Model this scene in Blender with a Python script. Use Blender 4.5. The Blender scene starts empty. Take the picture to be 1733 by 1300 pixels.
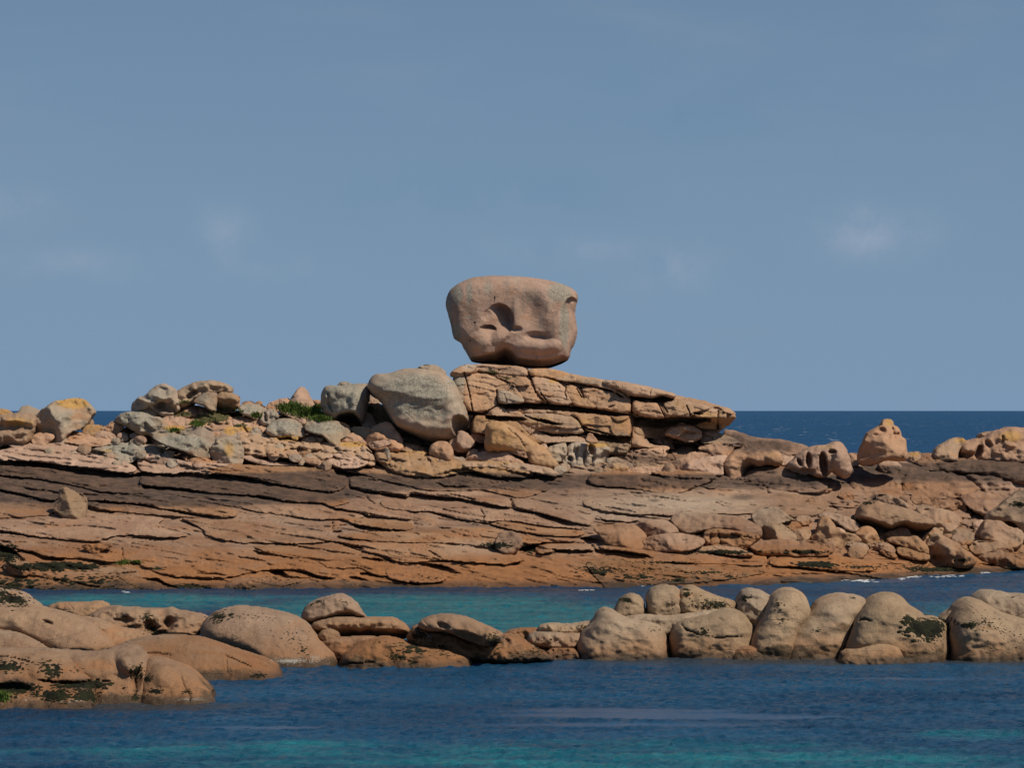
import bpy, math, random
import numpy as np
from mathutils import Vector
from mathutils.bvhtree import BVHTree
rnd = random.Random(7)
scene = bpy.context.scene
COL = scene.collection

# ------------------------------------------------------------------ camera, sky, sun, exposure
CAM_H, FPX, HORIZ, CX = 6.0, 4500.0, 695.0, 866.5
cam = bpy.data.cameras.new('camera'); cam_o = bpy.data.objects.new('camera', cam); COL.objects.link(cam_o)
cam_o.location = (0, 0, CAM_H); cam_o.rotation_euler = (math.radians(90), 0, 0)
cam.sensor_fit = 'HORIZONTAL'; cam.sensor_width = 36.0; cam.lens = 36.0 * FPX / 1733.0
cam.shift_y = 45.0 / 1733.0
cam.clip_start = 1.0; cam.clip_end = 60000.0
scene.camera = cam_o
SUN_AZ, SUN_EL = 60.0, 52.0        # degrees to the right of straight behind the camera, elevation
world = bpy.data.worlds.new('World'); scene.world = world; world.use_nodes = True
wn, wl = world.node_tree.nodes, world.node_tree.links
wn.clear()
w_out = wn.new('ShaderNodeOutputWorld'); w_bg = wn.new('ShaderNodeBackground'); w_bg.inputs[1].default_value = 0.085
sky = wn.new('ShaderNodeTexSky'); sky.sky_type = 'NISHITA'; sky.sun_disc = False
sky.sun_elevation = math.radians(SUN_EL); sky.sun_rotation = math.radians(180 - SUN_AZ)
sky.air_density = 1.0; sky.dust_density = 0.3; sky.ozone_density = 3.0
# overall tint, and soft broken cloud wisps low in the sky
tc = wn.new('ShaderNodeTexCoord')
mp = wn.new('ShaderNodeMapping'); mp.inputs['Scale'].default_value = (9, 9, 30)
nz = wn.new('ShaderNodeTexNoise'); nz.inputs['Scale'].default_value = 1.5; nz.inputs['Detail'].default_value = 6; nz.inputs['Roughness'].default_value = 0.55
rp = wn.new('ShaderNodeValToRGB'); rp.color_ramp.elements[0].position = 0.50; rp.color_ramp.elements[1].position = 0.85
rp.color_ramp.elements[0].color = (0, 0, 0, 1); rp.color_ramp.elements[1].color = (0.35, 0.35, 0.35, 1)
tint = wn.new('ShaderNodeMix'); tint.data_type = 'RGBA'; tint.blend_type = 'MULTIPLY'; tint.inputs[0].default_value = 1.0
tint.inputs[7].default_value = (0.62, 0.72, 0.80, 1)
cl = wn.new('ShaderNodeMix'); cl.data_type = 'RGBA'; cl.inputs[7].default_value = (3.5, 4.5, 6.3, 1)
# sea air low in the sky: a steel-blue veil that thins out towards the zenith
sx = wn.new('ShaderNodeSeparateXYZ'); vr = wn.new('ShaderNodeMapRange'); vr.inputs[1].default_value = 0.0; vr.inputs[2].default_value = 0.7
vr.inputs[3].default_value = 0.92; vr.inputs[4].default_value = 0.0; vr.inputs[2].default_value = 0.55
veil = wn.new('ShaderNodeMix'); veil.data_type = 'RGBA'; veil.inputs[7].default_value = (2.55, 4.15, 6.5, 1)
wl.new(tc.outputs['Generated'], sx.inputs[0]); wl.new(sx.outputs['Z'], vr.inputs[0]); wl.new(vr.outputs[0], veil.inputs[0])
wl.new(tc.outputs['Generated'], mp.inputs[0]); wl.new(mp.outputs[0], nz.inputs['Vector']); wl.new(nz.outputs['Fac'], rp.inputs[0])
wl.new(sky.outputs[0], tint.inputs[6]); gd = wn.new('ShaderNodeMapRange'); gd.inputs[1].default_value = 0.0; gd.inputs[2].default_value = 0.16; gd.inputs[3].default_value = 1.04; gd.inputs[4].default_value = 0.90
wl.new(sx.outputs['Z'], gd.inputs[0]); vcol = wn.new('ShaderNodeVectorMath'); vcol.operation = 'SCALE'; vcol.inputs[0].default_value = (2.82, 4.48, 6.75); wl.new(gd.outputs[0], vcol.inputs['Scale']); wl.new(vcol.outputs[0], veil.inputs[7])
def wm(op, *v):
    x = wn.new('ShaderNodeMath'); x.operation = op
    for i, k in enumerate(v):
        if isinstance(k, (int, float)): x.inputs[i].default_value = k
        else: wl.new(k, x.inputs[i])
    return x.outputs[0]
azi = wm('ARCTAN2', sx.outputs['X'], sx.outputs['Y']); elv = sx.outputs['Z']; puffs = None
n2 = wn.new('ShaderNodeTexNoise'); n2.inputs['Scale'].default_value = 45; n2.inputs['Detail'].default_value = 7; n2.inputs['Roughness'].default_value = 0.6; wl.new(tc.outputs['Generated'], n2.inputs['Vector'])
for ca, ce, ra, re_, st in ((0.134, 0.066, .020, .009, .8), (-0.108, 0.066, .012, .010, .5), (0.060, 0.054, .016, .008, .5), (-0.16, 0.054, .03, .006, .35), (-0.19, 0.076, .016, .007, .5), (-0.09, 0.054, .02, .006, .3), (0.022, 0.061, .03, .005, .3), (0.07, 0.115, .04, .012, -.10), (-0.01, 0.08, .05, .010, -.12)):
    r2 = wm('ADD', wm('POWER', wm('ABSOLUTE', wm('DIVIDE', wm('SUBTRACT', azi, ca), ra)), 2.0), wm('POWER', wm('ABSOLUTE', wm('DIVIDE', wm('SUBTRACT', elv, ce), re_)), 2.0))
    p_ = wm('MULTIPLY', wm('EXPONENT', wm('MULTIPLY', r2, -1.0)), st); puffs = p_ if puffs is None else wm('ADD', puffs, p_)
pf = wm('MULTIPLY', puffs, wm('MAXIMUM', wm('SUBTRACT', wm('MULTIPLY', n2.outputs['Fac'], 3.4), 1.15), 0.0))
pc = wn.new('ShaderNodeVectorMath'); pc.operation = 'SCALE'; pc.inputs[0].default_value = (1.9, 1.4, 1.2); wl.new(pf, pc.inputs['Scale'])
pa = wn.new('ShaderNodeVectorMath'); pa.operation = 'ADD'
wl.new(tint.outputs[2], veil.inputs[6]); wl.new(veil.outputs[2], cl.inputs[6]); wl.new(rp.outputs[0], cl.inputs[0])
wl.new(cl.outputs[2], pa.inputs[0]); wl.new(pc.outputs[0], pa.inputs[1]); wl.new(pa.outputs[0], w_bg.inputs[0]); wl.new(w_bg.outputs[0], w_out.inputs[0])
sun = bpy.data.lights.new('sun', 'SUN'); sun.energy = 4.9; sun.angle = math.radians(0.53); sun.color = (1.0, 0.90, 0.76)
sun_o = bpy.data.objects.new('sun', sun); COL.objects.link(sun_o)
az, el = math.radians(SUN_AZ), math.radians(SUN_EL)
sdir = Vector((math.sin(az) * math.cos(el), -math.cos(az) * math.cos(el), math.sin(el)))
sun_o.rotation_euler = sdir.to_track_quat('Z', 'Y').to_euler()
scene.view_settings.view_transform = 'Standard'; scene.view_settings.look = 'None'
scene.view_settings.gamma = 1.0; scene.view_settings.use_curve_mapping = False
scene.view_settings.exposure = -0.36

# ------------------------------------------------------------------ noise
_rs = np.random.RandomState(11)
_perm = np.concatenate([_rs.permutation(256)] * 3).astype(np.int64)
_g = _rs.normal(size=(256, 3)); _g /= np.linalg.norm(_g, axis=1)[:, None]
def perlin(p):
    p = np.asarray(p, float); i = np.floor(p).astype(np.int64); f = p - i; i &= 255
    u = f * f * f * (f * (f * 6 - 15) + 10); r = 0
    for dx in (0, 1):
        wx = u[:, 0] if dx else 1 - u[:, 0]
        for dy in (0, 1):
            wy = u[:, 1] if dy else 1 - u[:, 1]
            for dz in (0, 1):
                wz = u[:, 2] if dz else 1 - u[:, 2]
                h = _perm[_perm[_perm[(i[:, 0] + dx) & 255] + ((i[:, 1] + dy) & 255)] + ((i[:, 2] + dz) & 255)]
                g = _g[h]
                r = r + wx * wy * wz * (g[:, 0] * (f[:, 0] - dx) + g[:, 1] * (f[:, 1] - dy) + g[:, 2] * (f[:, 2] - dz))
    return r * 1.6
def fbm(p, octs=4, gain=0.5):
    p = np.asarray(p, float); a, s, t = 1.0, 0, 0.0
    for k in range(octs):
        s = s + a * perlin(p * (2.03 ** k) + 17.3 * k); t += a; a *= gain
    return s / t
def ridged(p, octs=3):
    a, s, t = 1.0, 0, 0
    for k in range(octs):
        s = s + a * (1 - np.abs(perlin(p * (2.1 ** k) + 9.1 * k)) * 2.2); t += a; a *= 0.5
    return s / t
def sstep(a, b, x):
    t = np.clip((x - a) / (b - a), 0, 1); return t * t * (3 - 2 * t)

# ------------------------------------------------------------------ places on the ground seen from the shore
TILES = dict(T1=(0, 630, 4.3325), T2=(400, 600, 4.3325), T3=(780, 610, 4.3325), T4=(1000, 640, 4.3325), T5=(1333, 690, 4.3325),
             T6=(1333, 820, 4.3325), U1=(0, 760, 4.3325), U2=(300, 760, 4.3325), U3=(660, 780, 4.3325), U4=(1000, 800, 4.3325),
             U5=(0, 860, 4.3325), U6=(400, 840, 4.3325), U7=(0, 1000, 4.3325), A0=(700, 440, 5.097), A4=(0, 980, 2.476),
             A5=(480, 980, 3.333), A6=(860, 960, 3.466), A7=(1260, 960, 3.664), P=(0, 0, 1.0))
def conv(tile, pts):
    ox, oy, s = TILES[tile]
    return [(ox + p[0] / s, oy + p[1] / s) + tuple(q / s for q in p[2:]) for p in pts]
def shore(px):          # distance of the far shore's waterline
    py = np.interp(px, [-600, 0, 450, 900, 1150, 1300, 1440, 1600, 1733, 2300], [985, 999, 997, 995, 994, 989, 983, 974, 966, 940])
    return CAM_H * FPX / (py - HORIZ)
def D0(px, py):         # distance of the island's general surface
    px = np.asarray(px, float); py = np.asarray(py, float); S = shore(px); s1 = 4.0; s2 = 2.2
    y1 = (S + s1 * CAM_H) / (1 + s1 * (py - HORIZ) / FPX)
    yk = (S + s1 * CAM_H) / (1 + s1 * (800 - HORIZ) / FPX); zk = CAM_H - (800 - HORIZ) / FPX * yk
    y2 = (yk + s2 * (CAM_H - zk)) / (1 + s2 * (py - HORIZ) / FPX)
    return np.where(py >= 800, y1, y2)

def hline(px, py, pts):
    """depth fraction of a crack: full under its upper lip, running out to its lower edge"""
    a = np.array(pts, float); y = np.interp(px, a[:, 0], a[:, 1]); h = np.interp(px, a[:, 0], a[:, 2])
    wob = 0.9 * perlin(np.stack([px * 0.13, py * 0 + 3.3, py * 0 + a[0, 0]], 1))
    h = np.maximum(h * 1.15, 1.9); t = (py - y - wob) / h
    ends = sstep(a[0, 0] - 1, a[0, 0] + 5, px) * (1 - sstep(a[-1, 0] - 5, a[-1, 0] + 1, px))
    m = np.where((t >= 0) & (t <= 1), 1 - 0.45 * t, 0) * ends
    lip = np.exp(-((t + 0.0) * h / 4.0) ** 2) * (t < 0) * ends * np.clip(h / 5, 0, 1)
    return m, lip, h
CR = []
def crack(tile, pts, d=None): CR.append((conv(tile, pts), d))
C = crack
C('U1', [(-80,80,30),(0,85,30),(130,85,40),(300,100,35),(500,130,35),(560,140,50),(700,150,65),(850,180,60),(1000,190,60),(1040,165,40),(1130,180,25),(1290,185,25),(1330,170,45),(1500,180,55),(1733,195,50),(2000,255,22),(2200,290,14),(2400,320,12),(2460,330,2)])
C('U1', [(-80,190,20),(0,195,20),(200,210,20),(450,250,8),(600,285,8),(740,320,14),(900,330,7),(1100,355,3)])
C('U1', [(1030,270,25),(1230,280,25),(1380,295,30),(1530,325,8),(1600,330,8),(1820,340,14),(1930,350,22),(2150,395,12),(2350,395,14),(2450,432,20),(2650,470,16),(2700,490,22),(2940,520,4)])
C('U1', [(-80,285,14),(0,300,16),(130,325,18),(250,355,10),(400,395,10)])
C('U1', [(690,380,6),(760,378,22),(890,395,10),(1080,410,4)])
C('U1', [(630,430,22),(730,455,12),(900,458,6)])
C('U2', [(0,455,22),(150,480,18),(260,490,16),(310,495,2)]); C('U1', [(1180,440,5),(1300,453,20)])
C('U2', [(140,375,5),(300,405,10),(460,430,10),(620,470,3)])
C('U2', [(650,460,3),(800,485,8),(1000,520,8),(1190,515,14),(1280,550,8),(1320,560,22),(1430,575,32),(1560,595,14),(1660,598,2)])
C('U2', [(770,535,3),(1000,570,8),(1130,565,8),(1280,550,3)])
C('U2', [(0,520,6),(100,545,14),(200,600,3)])
C('U1', [(-80,595,8),(0,600,8),(100,610,14),(200,635,5),(450,670,5),(700,690,3)])
C('U1', [(1130,560,5),(1280,600,9),(1410,633,4)])
C('U1', [(900,620,3),(1050,650,8),(1260,655,3)])
C('U1', [(260,505,5),(400,545,8)]); C('U1', [(160,290,3),(330,300,5)])
C('U1', [(-80,690,80),(0,710,80),(100,740,60),(190,820,10)])
C('U1', [(120,735,8),(260,760,25),(330,795,25),(470,800,25),(480,830,2)])
C('U1', [(590,710,8),(690,745,22),(820,710,3)])
C('U2', [(540,740,6),(600,755,20),(800,795,3)])
C('U2', [(440,790,12),(560,800,20),(660,830,6)])
C('U2', [(1160,640,5),(1250,655,14),(1420,675,3)])
C('U2', [(1170,680,10),(1250,700,20),(1340,720,25),(1380,740,3)])
C('U2', [(1340,795,6),(1480,805,25),(1600,850,5)])
C('U2', [(1140,598,20),(1210,605,20)])
C('U2', [(1150,150,30),(1220,165,40),(1300,180,30),(1390,195,10)])
C('U2', [(1180,330,5),(1300,345,6),(1400,370,6)])
C('U2', [(1395,218,8),(1520,235,10),(1700,280,8),(1733,290,6)])
C('U2', [(540,38,20),(650,60,35),(800,75,40),(960,115,18),(1110,130,3)])
C('U2', [(900,65,4),(1050,80,6),(1200,115,8),(1370,110,3)])
C('U2', [(1340,70,10),(1440,85,25),(1560,120,22),(1690,145,4)])
C('U2', [(0,120,8),(200,145,10),(400,165,3)])
C('U1', [(-300,0,1),(0,0,1)], 0.02)
C('T1', [(450,510,6),(520,525,12),(650,550,18),(670,555,3)])
C('T1', [(1000,615,5),(1100,655,12),(1250,675,8),(1420,700,6)])
C('T1', [(200,570,4),(360,575,14),(450,598,5)])
C('U2', [(-900,10,4),(-600,20,14),(-480,36,4)])
C('U3', [(-310,190,14),(-240,210,22),(-60,240,25),(130,262,35),(150,240,80),(320,260,45),(500,275,35),(750,325,30),(900,345,22),(1100,385,28),(1250,425,40),(1400,470,18),(1500,478,4)])
C('U3', [(290,370,8),(500,430,10),(700,460,9),(900,510,9),(1100,550,9),(1400,565,3)])
C('U3', [(820,430,3),(950,450,6),(1100,480,10),(1330,500,6),(1450,500,2)])
C('U3', [(0,160,6),(200,205,6),(330,230,3)])
C('U3', [(660,210,5),(850,255,6),(950,280,5),(1200,310,4),(1480,340,5)])
C('U3', [(300,105,6),(380,92,14),(480,62,24),(560,55,26),(650,88,22),(850,145,6),(880,155,2)])
C('U3', [(730,45,4),(900,75,20),(1020,100,25),(1200,140,10),(1260,155,2)])
C('U3', [(260,320,4),(400,350,8),(560,345,3)])
C('U3', [(1380,570,4),(1450,560,45),(1600,600,3)])
C('U3', [(1180,640,10),(1230,655,20),(1480,660,25),(1500,655,5),(1510,650,45),(1733,665,45),(1880,690,25),(1940,720,4)])
C('U3', [(880,660,5),(1000,620,60),(1050,610,60),(1150,600,10)])
C('U3', [(1360,365,5),(1500,400,6),(1580,440,14),(1640,440,10),(1733,450,8),(1850,455,5)])
C('U3', [(840,765,3),(930,745,20),(990,735,4)])
C('U3', [(200,750,8),(330,760,25),(450,810,20),(540,830,2)])
C('U3', [(-60,710,12),(0,730,22),(50,750,12)])
C('U3', [(300,465,3),(350,468,4)]); C('U3', [(340,490,4),(420,490,14),(480,495,4)]); C('U3', [(640,535,8),(690,560,6)])
C('U3', [(0,415,6),(30,420,14),(90,433,2)]); C('U3', [(0,495,8),(40,505,16),(100,515,2)])
C('U3', [(120,640,3),(160,660,3)]); C('U3', [(270,655,6),(330,680,18),(395,725,3)])
C('U3', [(320,150,8),(400,180,25),(500,190,20),(580,190,4)]); C('U3', [(720,160,4),(850,160,4)]); C('U3', [(1180,150,5),(1260,150,14)])
C('U6', [(230,545,10),(320,540,50),(390,590,15),(550,600,10)])
C('U6', [(400,540,10),(500,550,20),(620,590,20),(720,600,15)])
C('U6', [(820,590,14),(900,595,20),(980,625,4)])
C('U6', [(900,560,20),(960,560,18),(1100,605,3)])
C('U6', [(1200,630,5),(1330,640,12),(1530,635,5)])
C('U6', [(330,665,6),(460,635,8)])
C('U6', [(0,75,14),(180,125,3)])
C('U6', [(480,220,4),(600,225,10),(700,215,3)])
C('U6', [(700,330,5),(780,345,14),(840,370,14),(900,375,20),(920,380,3)])
C('U6', [(1340,490,15),(1500,505,40),(1600,545,25)])
C('U4', [(250,55,4),(430,70,8),(600,105,8),(770,125,3)])
C('U4', [(350,45,16),(520,75,8)])
C('U4', [(780,95,4),(860,115,14),(900,120,8),(950,85,20)])
C('U4', [(180,305,4),(300,315,14),(390,320,8)]); C('U4', [(480,315,12),(580,330,4)])
C('U4', [(650,555,3),(750,540,22),(820,530,15)])
C('U4', [(940,238,8),(1020,248,3)])
C('U4', [(1300,690,6),(1500,690,18),(1733,720,18),(1900,735,16),(2160,785,8)])
C('U4', [(0,215,5),(120,250,8),(250,275,5)]); C('U4', [(290,165,4),(500,190,6),(560,205,2)])
C('U4', [(900,208,3),(960,235,5)]); C('U4', [(1100,90,6),(1160,60,10),(1260,70,10),(1500,95,4)])
C('U4', [(760,575,5),(900,575,10),(1200,590,8)]); C('U4', [(1420,580,4),(1550,575,14),(1733,590,8)])
C('U4', [(300,650,5),(500,665,8),(720,665,12),(820,655,4)]); C('U4', [(0,800,8),(120,810,8)])
C('T6', [(0,490,8),(150,495,14),(320,500,5)]); C('T6', [(1380,580,6),(1500,585,18),(1640,600,6)])
C('T5', [(1150,465,8),(1230,500,20),(1290,520,3)]); C('T5', [(880,395,8),(960,430,12),(1040,462,10),(1140,465,2)])
C('T4', [(1100,765,5),(1160,755,12),(1280,770,12)]); C('T4', [(400,690,14),(450,700,20),(540,725,3)])
C('U5', [(-60,175,8),(100,178,14),(190,200,4)]); C('U5', [(1040,515,10),(1150,515,25),(1230,560,20),(1330,590,6)])
C('U5', [(880,475,3),(1010,468,6)]); C('U5', [(1430,480,4),(1530,475,12),(1660,490,6)])
VC = []
def vcrack(tile, pts): VC.append(conv(tile, [(p[1], p[0]) + tuple(p[2:]) for p in pts]) if False else [(b[0], b[1], b[2]) for b in conv(tile, pts)])
vcrack('U2', [(1255,195,10),(1262,280,8)]); vcrack('U1', [(1005,180,14),(1015,280,14)]); vcrack('U3', [(885,280,8),(895,310,10),(905,350,8)])
vcrack('U3', [(660,350,3),(690,400,3),(685,430,3)]); vcrack('T3', [(262,225,10),(270,320,12)]); vcrack('U3', [(180,450,7),(185,500,5)])
vcrack('U2', [(1370,320,8),(1400,370,10),(1440,400,5)]); vcrack('U2', [(1140,540,4),(1143,620,6)]); vcrack('U4', [(1290,110,12),(1300,150,8)])
vcrack('U4', [(1300,600,16),(1285,700,10)]); vcrack('U4', [(600,340,8),(650,420,6)]); vcrack('T5', [(760,515,14),(785,580,10)])
vcrack('T5', [(835,560,16),(850,630,8)]); vcrack('T5', [(900,645,5),(915,700,5)]); vcrack('U3', [(1480,620,6),(1510,660,12)])
vcrack('U3', [(780,0,2),(840,20,3)]); vcrack('U2', [(1440,30,20),(1480,100,12)]); vcrack('T2', [(450,700,8),(465,760,5)])
vcrack('U5', [(895,300,4),(900,350,4)]); vcrack('U4', [(360,520,14),(400,540,6)])

def crack_field(px, py, scale=1.0):
    out = np.zeros_like(px)
    for pts, d in CR:
        a = np.array(pts)
        s = (px > a[0, 0] - 3) & (px < a[-1, 0] + 3) & (py > a[:, 1].min() - 12) & (py < (a[:, 1] + a[:, 2]).max() + 5)
        if not s.any(): continue
        m, lip, h = hline(px[s], py[s], pts)
        dd = d if d is not None else np.clip(h * 0.085, 0.10, 0.8)
        out[s] = np.maximum(out[s], m * dd) - lip * 0.10
    for pts in VC:
        a = np.array(pts); s = (py > a[:, 1].min() - 1) & (py < a[:, 1].max() + 1)
        if not s.any(): continue
        x = np.interp(py[s], a[:, 1], a[:, 0]); w = np.interp(py[s], a[:, 1], a[:, 2]) * 0.7 + 0.8
        out[s] = np.maximum(out[s], 0.5 * np.clip(1 - np.abs(px[s] - x) / w, 0, 1))
    return out * scale

_DX = np.arange(-700, 2500, 10.0); _DQ = np.cumsum(np.interp(_DX, [-400, 0, 700, 1050, 1250, 2200], [0.08, 0.11, 0.19, 0.17, 0.03, -0.03])) * 10
def strata(px, py, amp=1.0):
    """bedding steps of the shelf: thin beds that dip gently to the right, each ending in a small overhanging lip"""
    x = px * 0.0225; z = py * 0.0225
    low = fbm(np.stack([x * 0.16, z * 0.5, x * 0 + 4], 1), 3)
    q = py - np.interp(px, _DX, _DQ) + 5 * low
    r = 0
    for sp, am, sd in ((19.0, 0.27, 1.0), (8.5, 0.19, 5.0), (5.4, 0.11, 9.0)):
        ph = q / sp + 0.55 * fbm(np.stack([x * 0.35, z * 1.1, x * 0 + sd], 1), 3) + sd * 0.37
        fr = ph - np.floor(ph)
        bed = np.floor(ph)
        mod = fbm(np.stack([x * 0.33 * (8 / sp) ** 0.5, bed * 1.7, x * 0 + sd * 3.1], 1), 2)
        mod = sstep(-0.08, 0.40, mod)
        saw = np.where(fr < 0.12, fr / 0.12, 1 - (fr - 0.12) / 0.88)
        r = r + am * mod * (saw - 0.35)
    r = r + 0.42 * fbm(np.stack([x * 0.30, z * 1.3, x * 0 + 21], 1), 4) + 0.16 * fbm(np.stack([x * 1.2, (z - x * .13) * 4, x * 0 + 2], 1), 4) - 0.16 * sstep(.55, .95, ridged(np.stack([x * .5, (z - x * .14) * 2.6, x * 0 + 7], 1), 3))
    return r * amp

def worley(x, y, cell=1.0, seed=0):
    """cells with a tilted, domed face each: heaped blocks"""
    gx, gy = np.floor(x / cell).astype(int), np.floor(y / cell).astype(int); f1 = np.full(x.shape, 9.0); f2 = f1.copy(); til = np.zeros_like(x)
    for dx in (-1, 0, 1):
        for dy in (-1, 0, 1):
            i, j = gx + dx, gy + dy; h = _perm[(_perm[(i + seed * 7) & 255] + j) & 255]; h2 = _perm[(h + 91) & 255]; h3 = _perm[(h2 + 37) & 255]
            cx, cy = (i + .15 + .7 * h / 255.) * cell, (j + .15 + .7 * h2 / 255.) * cell; d = np.hypot(x - cx, y - cy) / cell; near = d < f1
            t = (h3 / 255. - .5) + ((x - cx) * (h / 255. - .5) + (y - cy) * (h2 / 255. - .5)) / cell * 1.2
            f2 = np.where(near, f1, np.minimum(f2, d)); til = np.where(near, t, til); f1 = np.where(near, d, f1)
    return til, np.clip((f2 - f1) * 4, 0, 1)
def rubble(px, py):
    w = 22 * fbm(np.stack([px * .02, py * .04, px * 0], 1), 3)
    t1, e1 = worley(px * .55 + w, py + w * .6, 26, 1); t2, e2 = worley(px * .6 - w, py + w, 11, 5)
    m = np.clip(sstep(800, 770, py) if False else 1 - sstep(775, 800, py), 0, 1); m2 = 0.35 * sstep(1340, 1420, px) * sstep(835, 850, py) * (1 - sstep(930, 950, py))
    r = 0.9 * t1 + 0.75 * (1 - e1) ** 2 + 0.35 * t2 + 0.25 * (1 - e2) ** 2
    return np.maximum(m, m2) * r + m * 0.9

CRO = [conv(t, p) for t, p in [
 ('T3', [(265,318,14),(330,322,34),(460,312,38),(600,316,42),(700,325,38),(850,338,38),(1000,362,30),(1130,380,26),(1250,398,6)]),
 ('T3', [(175,402,22),(300,412,30),(460,420,20),(485,435,3)]), ('T3', [(460,402,4),(540,425,12),(620,436,24),(700,460,16),(745,466,2)]),
 ('T3', [(-20,345,20),(60,372,26),(180,388,8)]), ('T3', [(560,515,4),(650,535,20),(780,548,12),(900,535,10),(925,520,30),(1000,540,40),(1120,552,45),(1250,560,50)]),
 ('T3', [(520,600,8),(620,612,34),(760,602,34),(900,600,8)]), ('T3', [(620,120,4),(720,150,6),(860,165,9),(1000,195,10),(1110,220,16),(1130,240,3)]),
 ('T3', [(185,88,5),(300,140,6),(395,172,5)]), ('T4', [(120,210,3),(180,195,3)]), ('T3', [(1130,235,6),(1170,255,16),(1200,270,4)]),
 ('T4', [(300,280,66),(500,298,56),(620,283,62),(740,290,52),(880,293,16),(892,300,3)]), ('T4', [(390,430,20),(560,472,60),(700,482,70),(900,482,46),(1050,486,10)]),
 ('T3', [(1235,262,20),(1330,278,24),(1420,282,24),(1480,262,40),(1565,285,8)]), ('T4', [(745,255,8),(785,246,20),(825,262,3)]),
 ('T3', [(340,575,5),(420,590,20),(560,640,10)]), ('T3', [(90,530,12),(190,545,25)]), ('T3', [(620,375,3),(700,390,8),(780,408,3)]),
 ('T3', [(560,345,3),(660,345,12),(670,360,2)]), ('T3', [(880,470,6),(940,500,12),(1120,545,10)]),
]]
VCO = [conv(t, p) for t, p in [
 ('T3', [(262,222,8),(270,322,10)]), ('T3', [(1250,285,12),(1252,400,14),(1250,560,16)]), ('T3', [(482,66,6),(505,112,7),(530,180,8),(548,235,5)]), ('T3', [(100,400,16),(80,450,18),(72,530,26)]),
 ('T3', [(585,240,4),(640,305,5)]), ('T3', [(880,200,7),(900,275,4)]), ('T3', [(770,200,5),(762,240,6),(775,270,4)]), ('T3', [(850,210,3),(885,270,4)]), ('T3', [(25,90,5),(60,230,5),(85,370,4)]),
 ('T4', [(500,200,4),(545,290,3)]), ('T4', [(700,200,4),(735,280,4)]), ('T4', [(932,245,5),(930,372,5)]), ('T4', [(520,180,4),(560,250,4)]), ('T3', [(850,420,3),(905,520,6)]), ('T3', [(1165,220,4),(1250,285,6)]),
]]
DIAG = [conv('T3', [(180,386,5),(272,325,5)])]
def out_face(px, py):
    h = (755 - py) / FPX * 107.0; x = px * .0235; z = py * .0235; zz = x * 0
    w = 14 * fbm(np.stack([x * .5, z, zz], 1), 3); t1, e1 = worley(px * .8 + w, py * 1.3 + px * .12 - w, 46, 3); t2, e2 = worley(px + w, py * 1.6 + px * .2, 15, 9)
    r = 106.0 + 0.75 * h + 0.42 * fbm(np.stack([x * .5, z * .9, zz + 8], 1), 4) + 0.30 * t1 + 0.06 * t2 + 0.07 * fbm(np.stack([x * 2.2, z * 3, zz + 1], 1), 4)
    ph = (py - .19 * px) / 9.5 + fbm(np.stack([x * .3, z, zz + 5], 1), 3); r = r + 0.07 * sstep(0, .5, fbm(np.stack([x * .4, z * .8, zz + 9], 1), 2) + .1) * (1 - (ph - np.floor(ph)))
    r = r + 1.6 * sstep(0, 1, (px - 1075) / 40) * sstep(705, 722, py) * (1 - sstep(745, 760, py))
    out = np.zeros_like(px)
    for pts in CRO:
        a = np.array(pts); s = (px > a[0, 0] - 3) & (px < a[-1, 0] + 3) & (py > a[:, 1].min() - 12) & (py < (a[:, 1] + a[:, 2]).max() + 5)
        if s.any():
            m, lip, hh = hline(px[s], py[s], pts); out[s] = np.maximum(out[s], m * np.clip(hh * .17, .2, 1.5)) - lip * .12
    for pts in VCO + DIAG:
        a = np.array(pts)
        if a[0, 1] > a[-1, 1]: a = a[::-1]
        s = (py > a[0, 1] - 1) & (py < a[-1, 1] + 1)
        if s.any():
            xx = np.interp(py[s], a[:, 1], a[:, 0]); ww = np.interp(py[s], a[:, 1], a[:, 2]) * .3 + .8; out[s] = np.maximum(out[s], .4 * np.clip(1.2 - np.abs(px[s] - xx) / ww, 0, 1))
    return r + out

def rub2(px, py):
    w = 14 * fbm(np.stack([px * .03, py * .05, px * 0 + 3], 1), 3); t1, e1 = worley(px * .5 + w, py + w * .6, 15, 2)
    return (1 - sstep(775, 795, py)) * (t1 + 0.8 * (1 - e1) ** 2)

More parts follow.
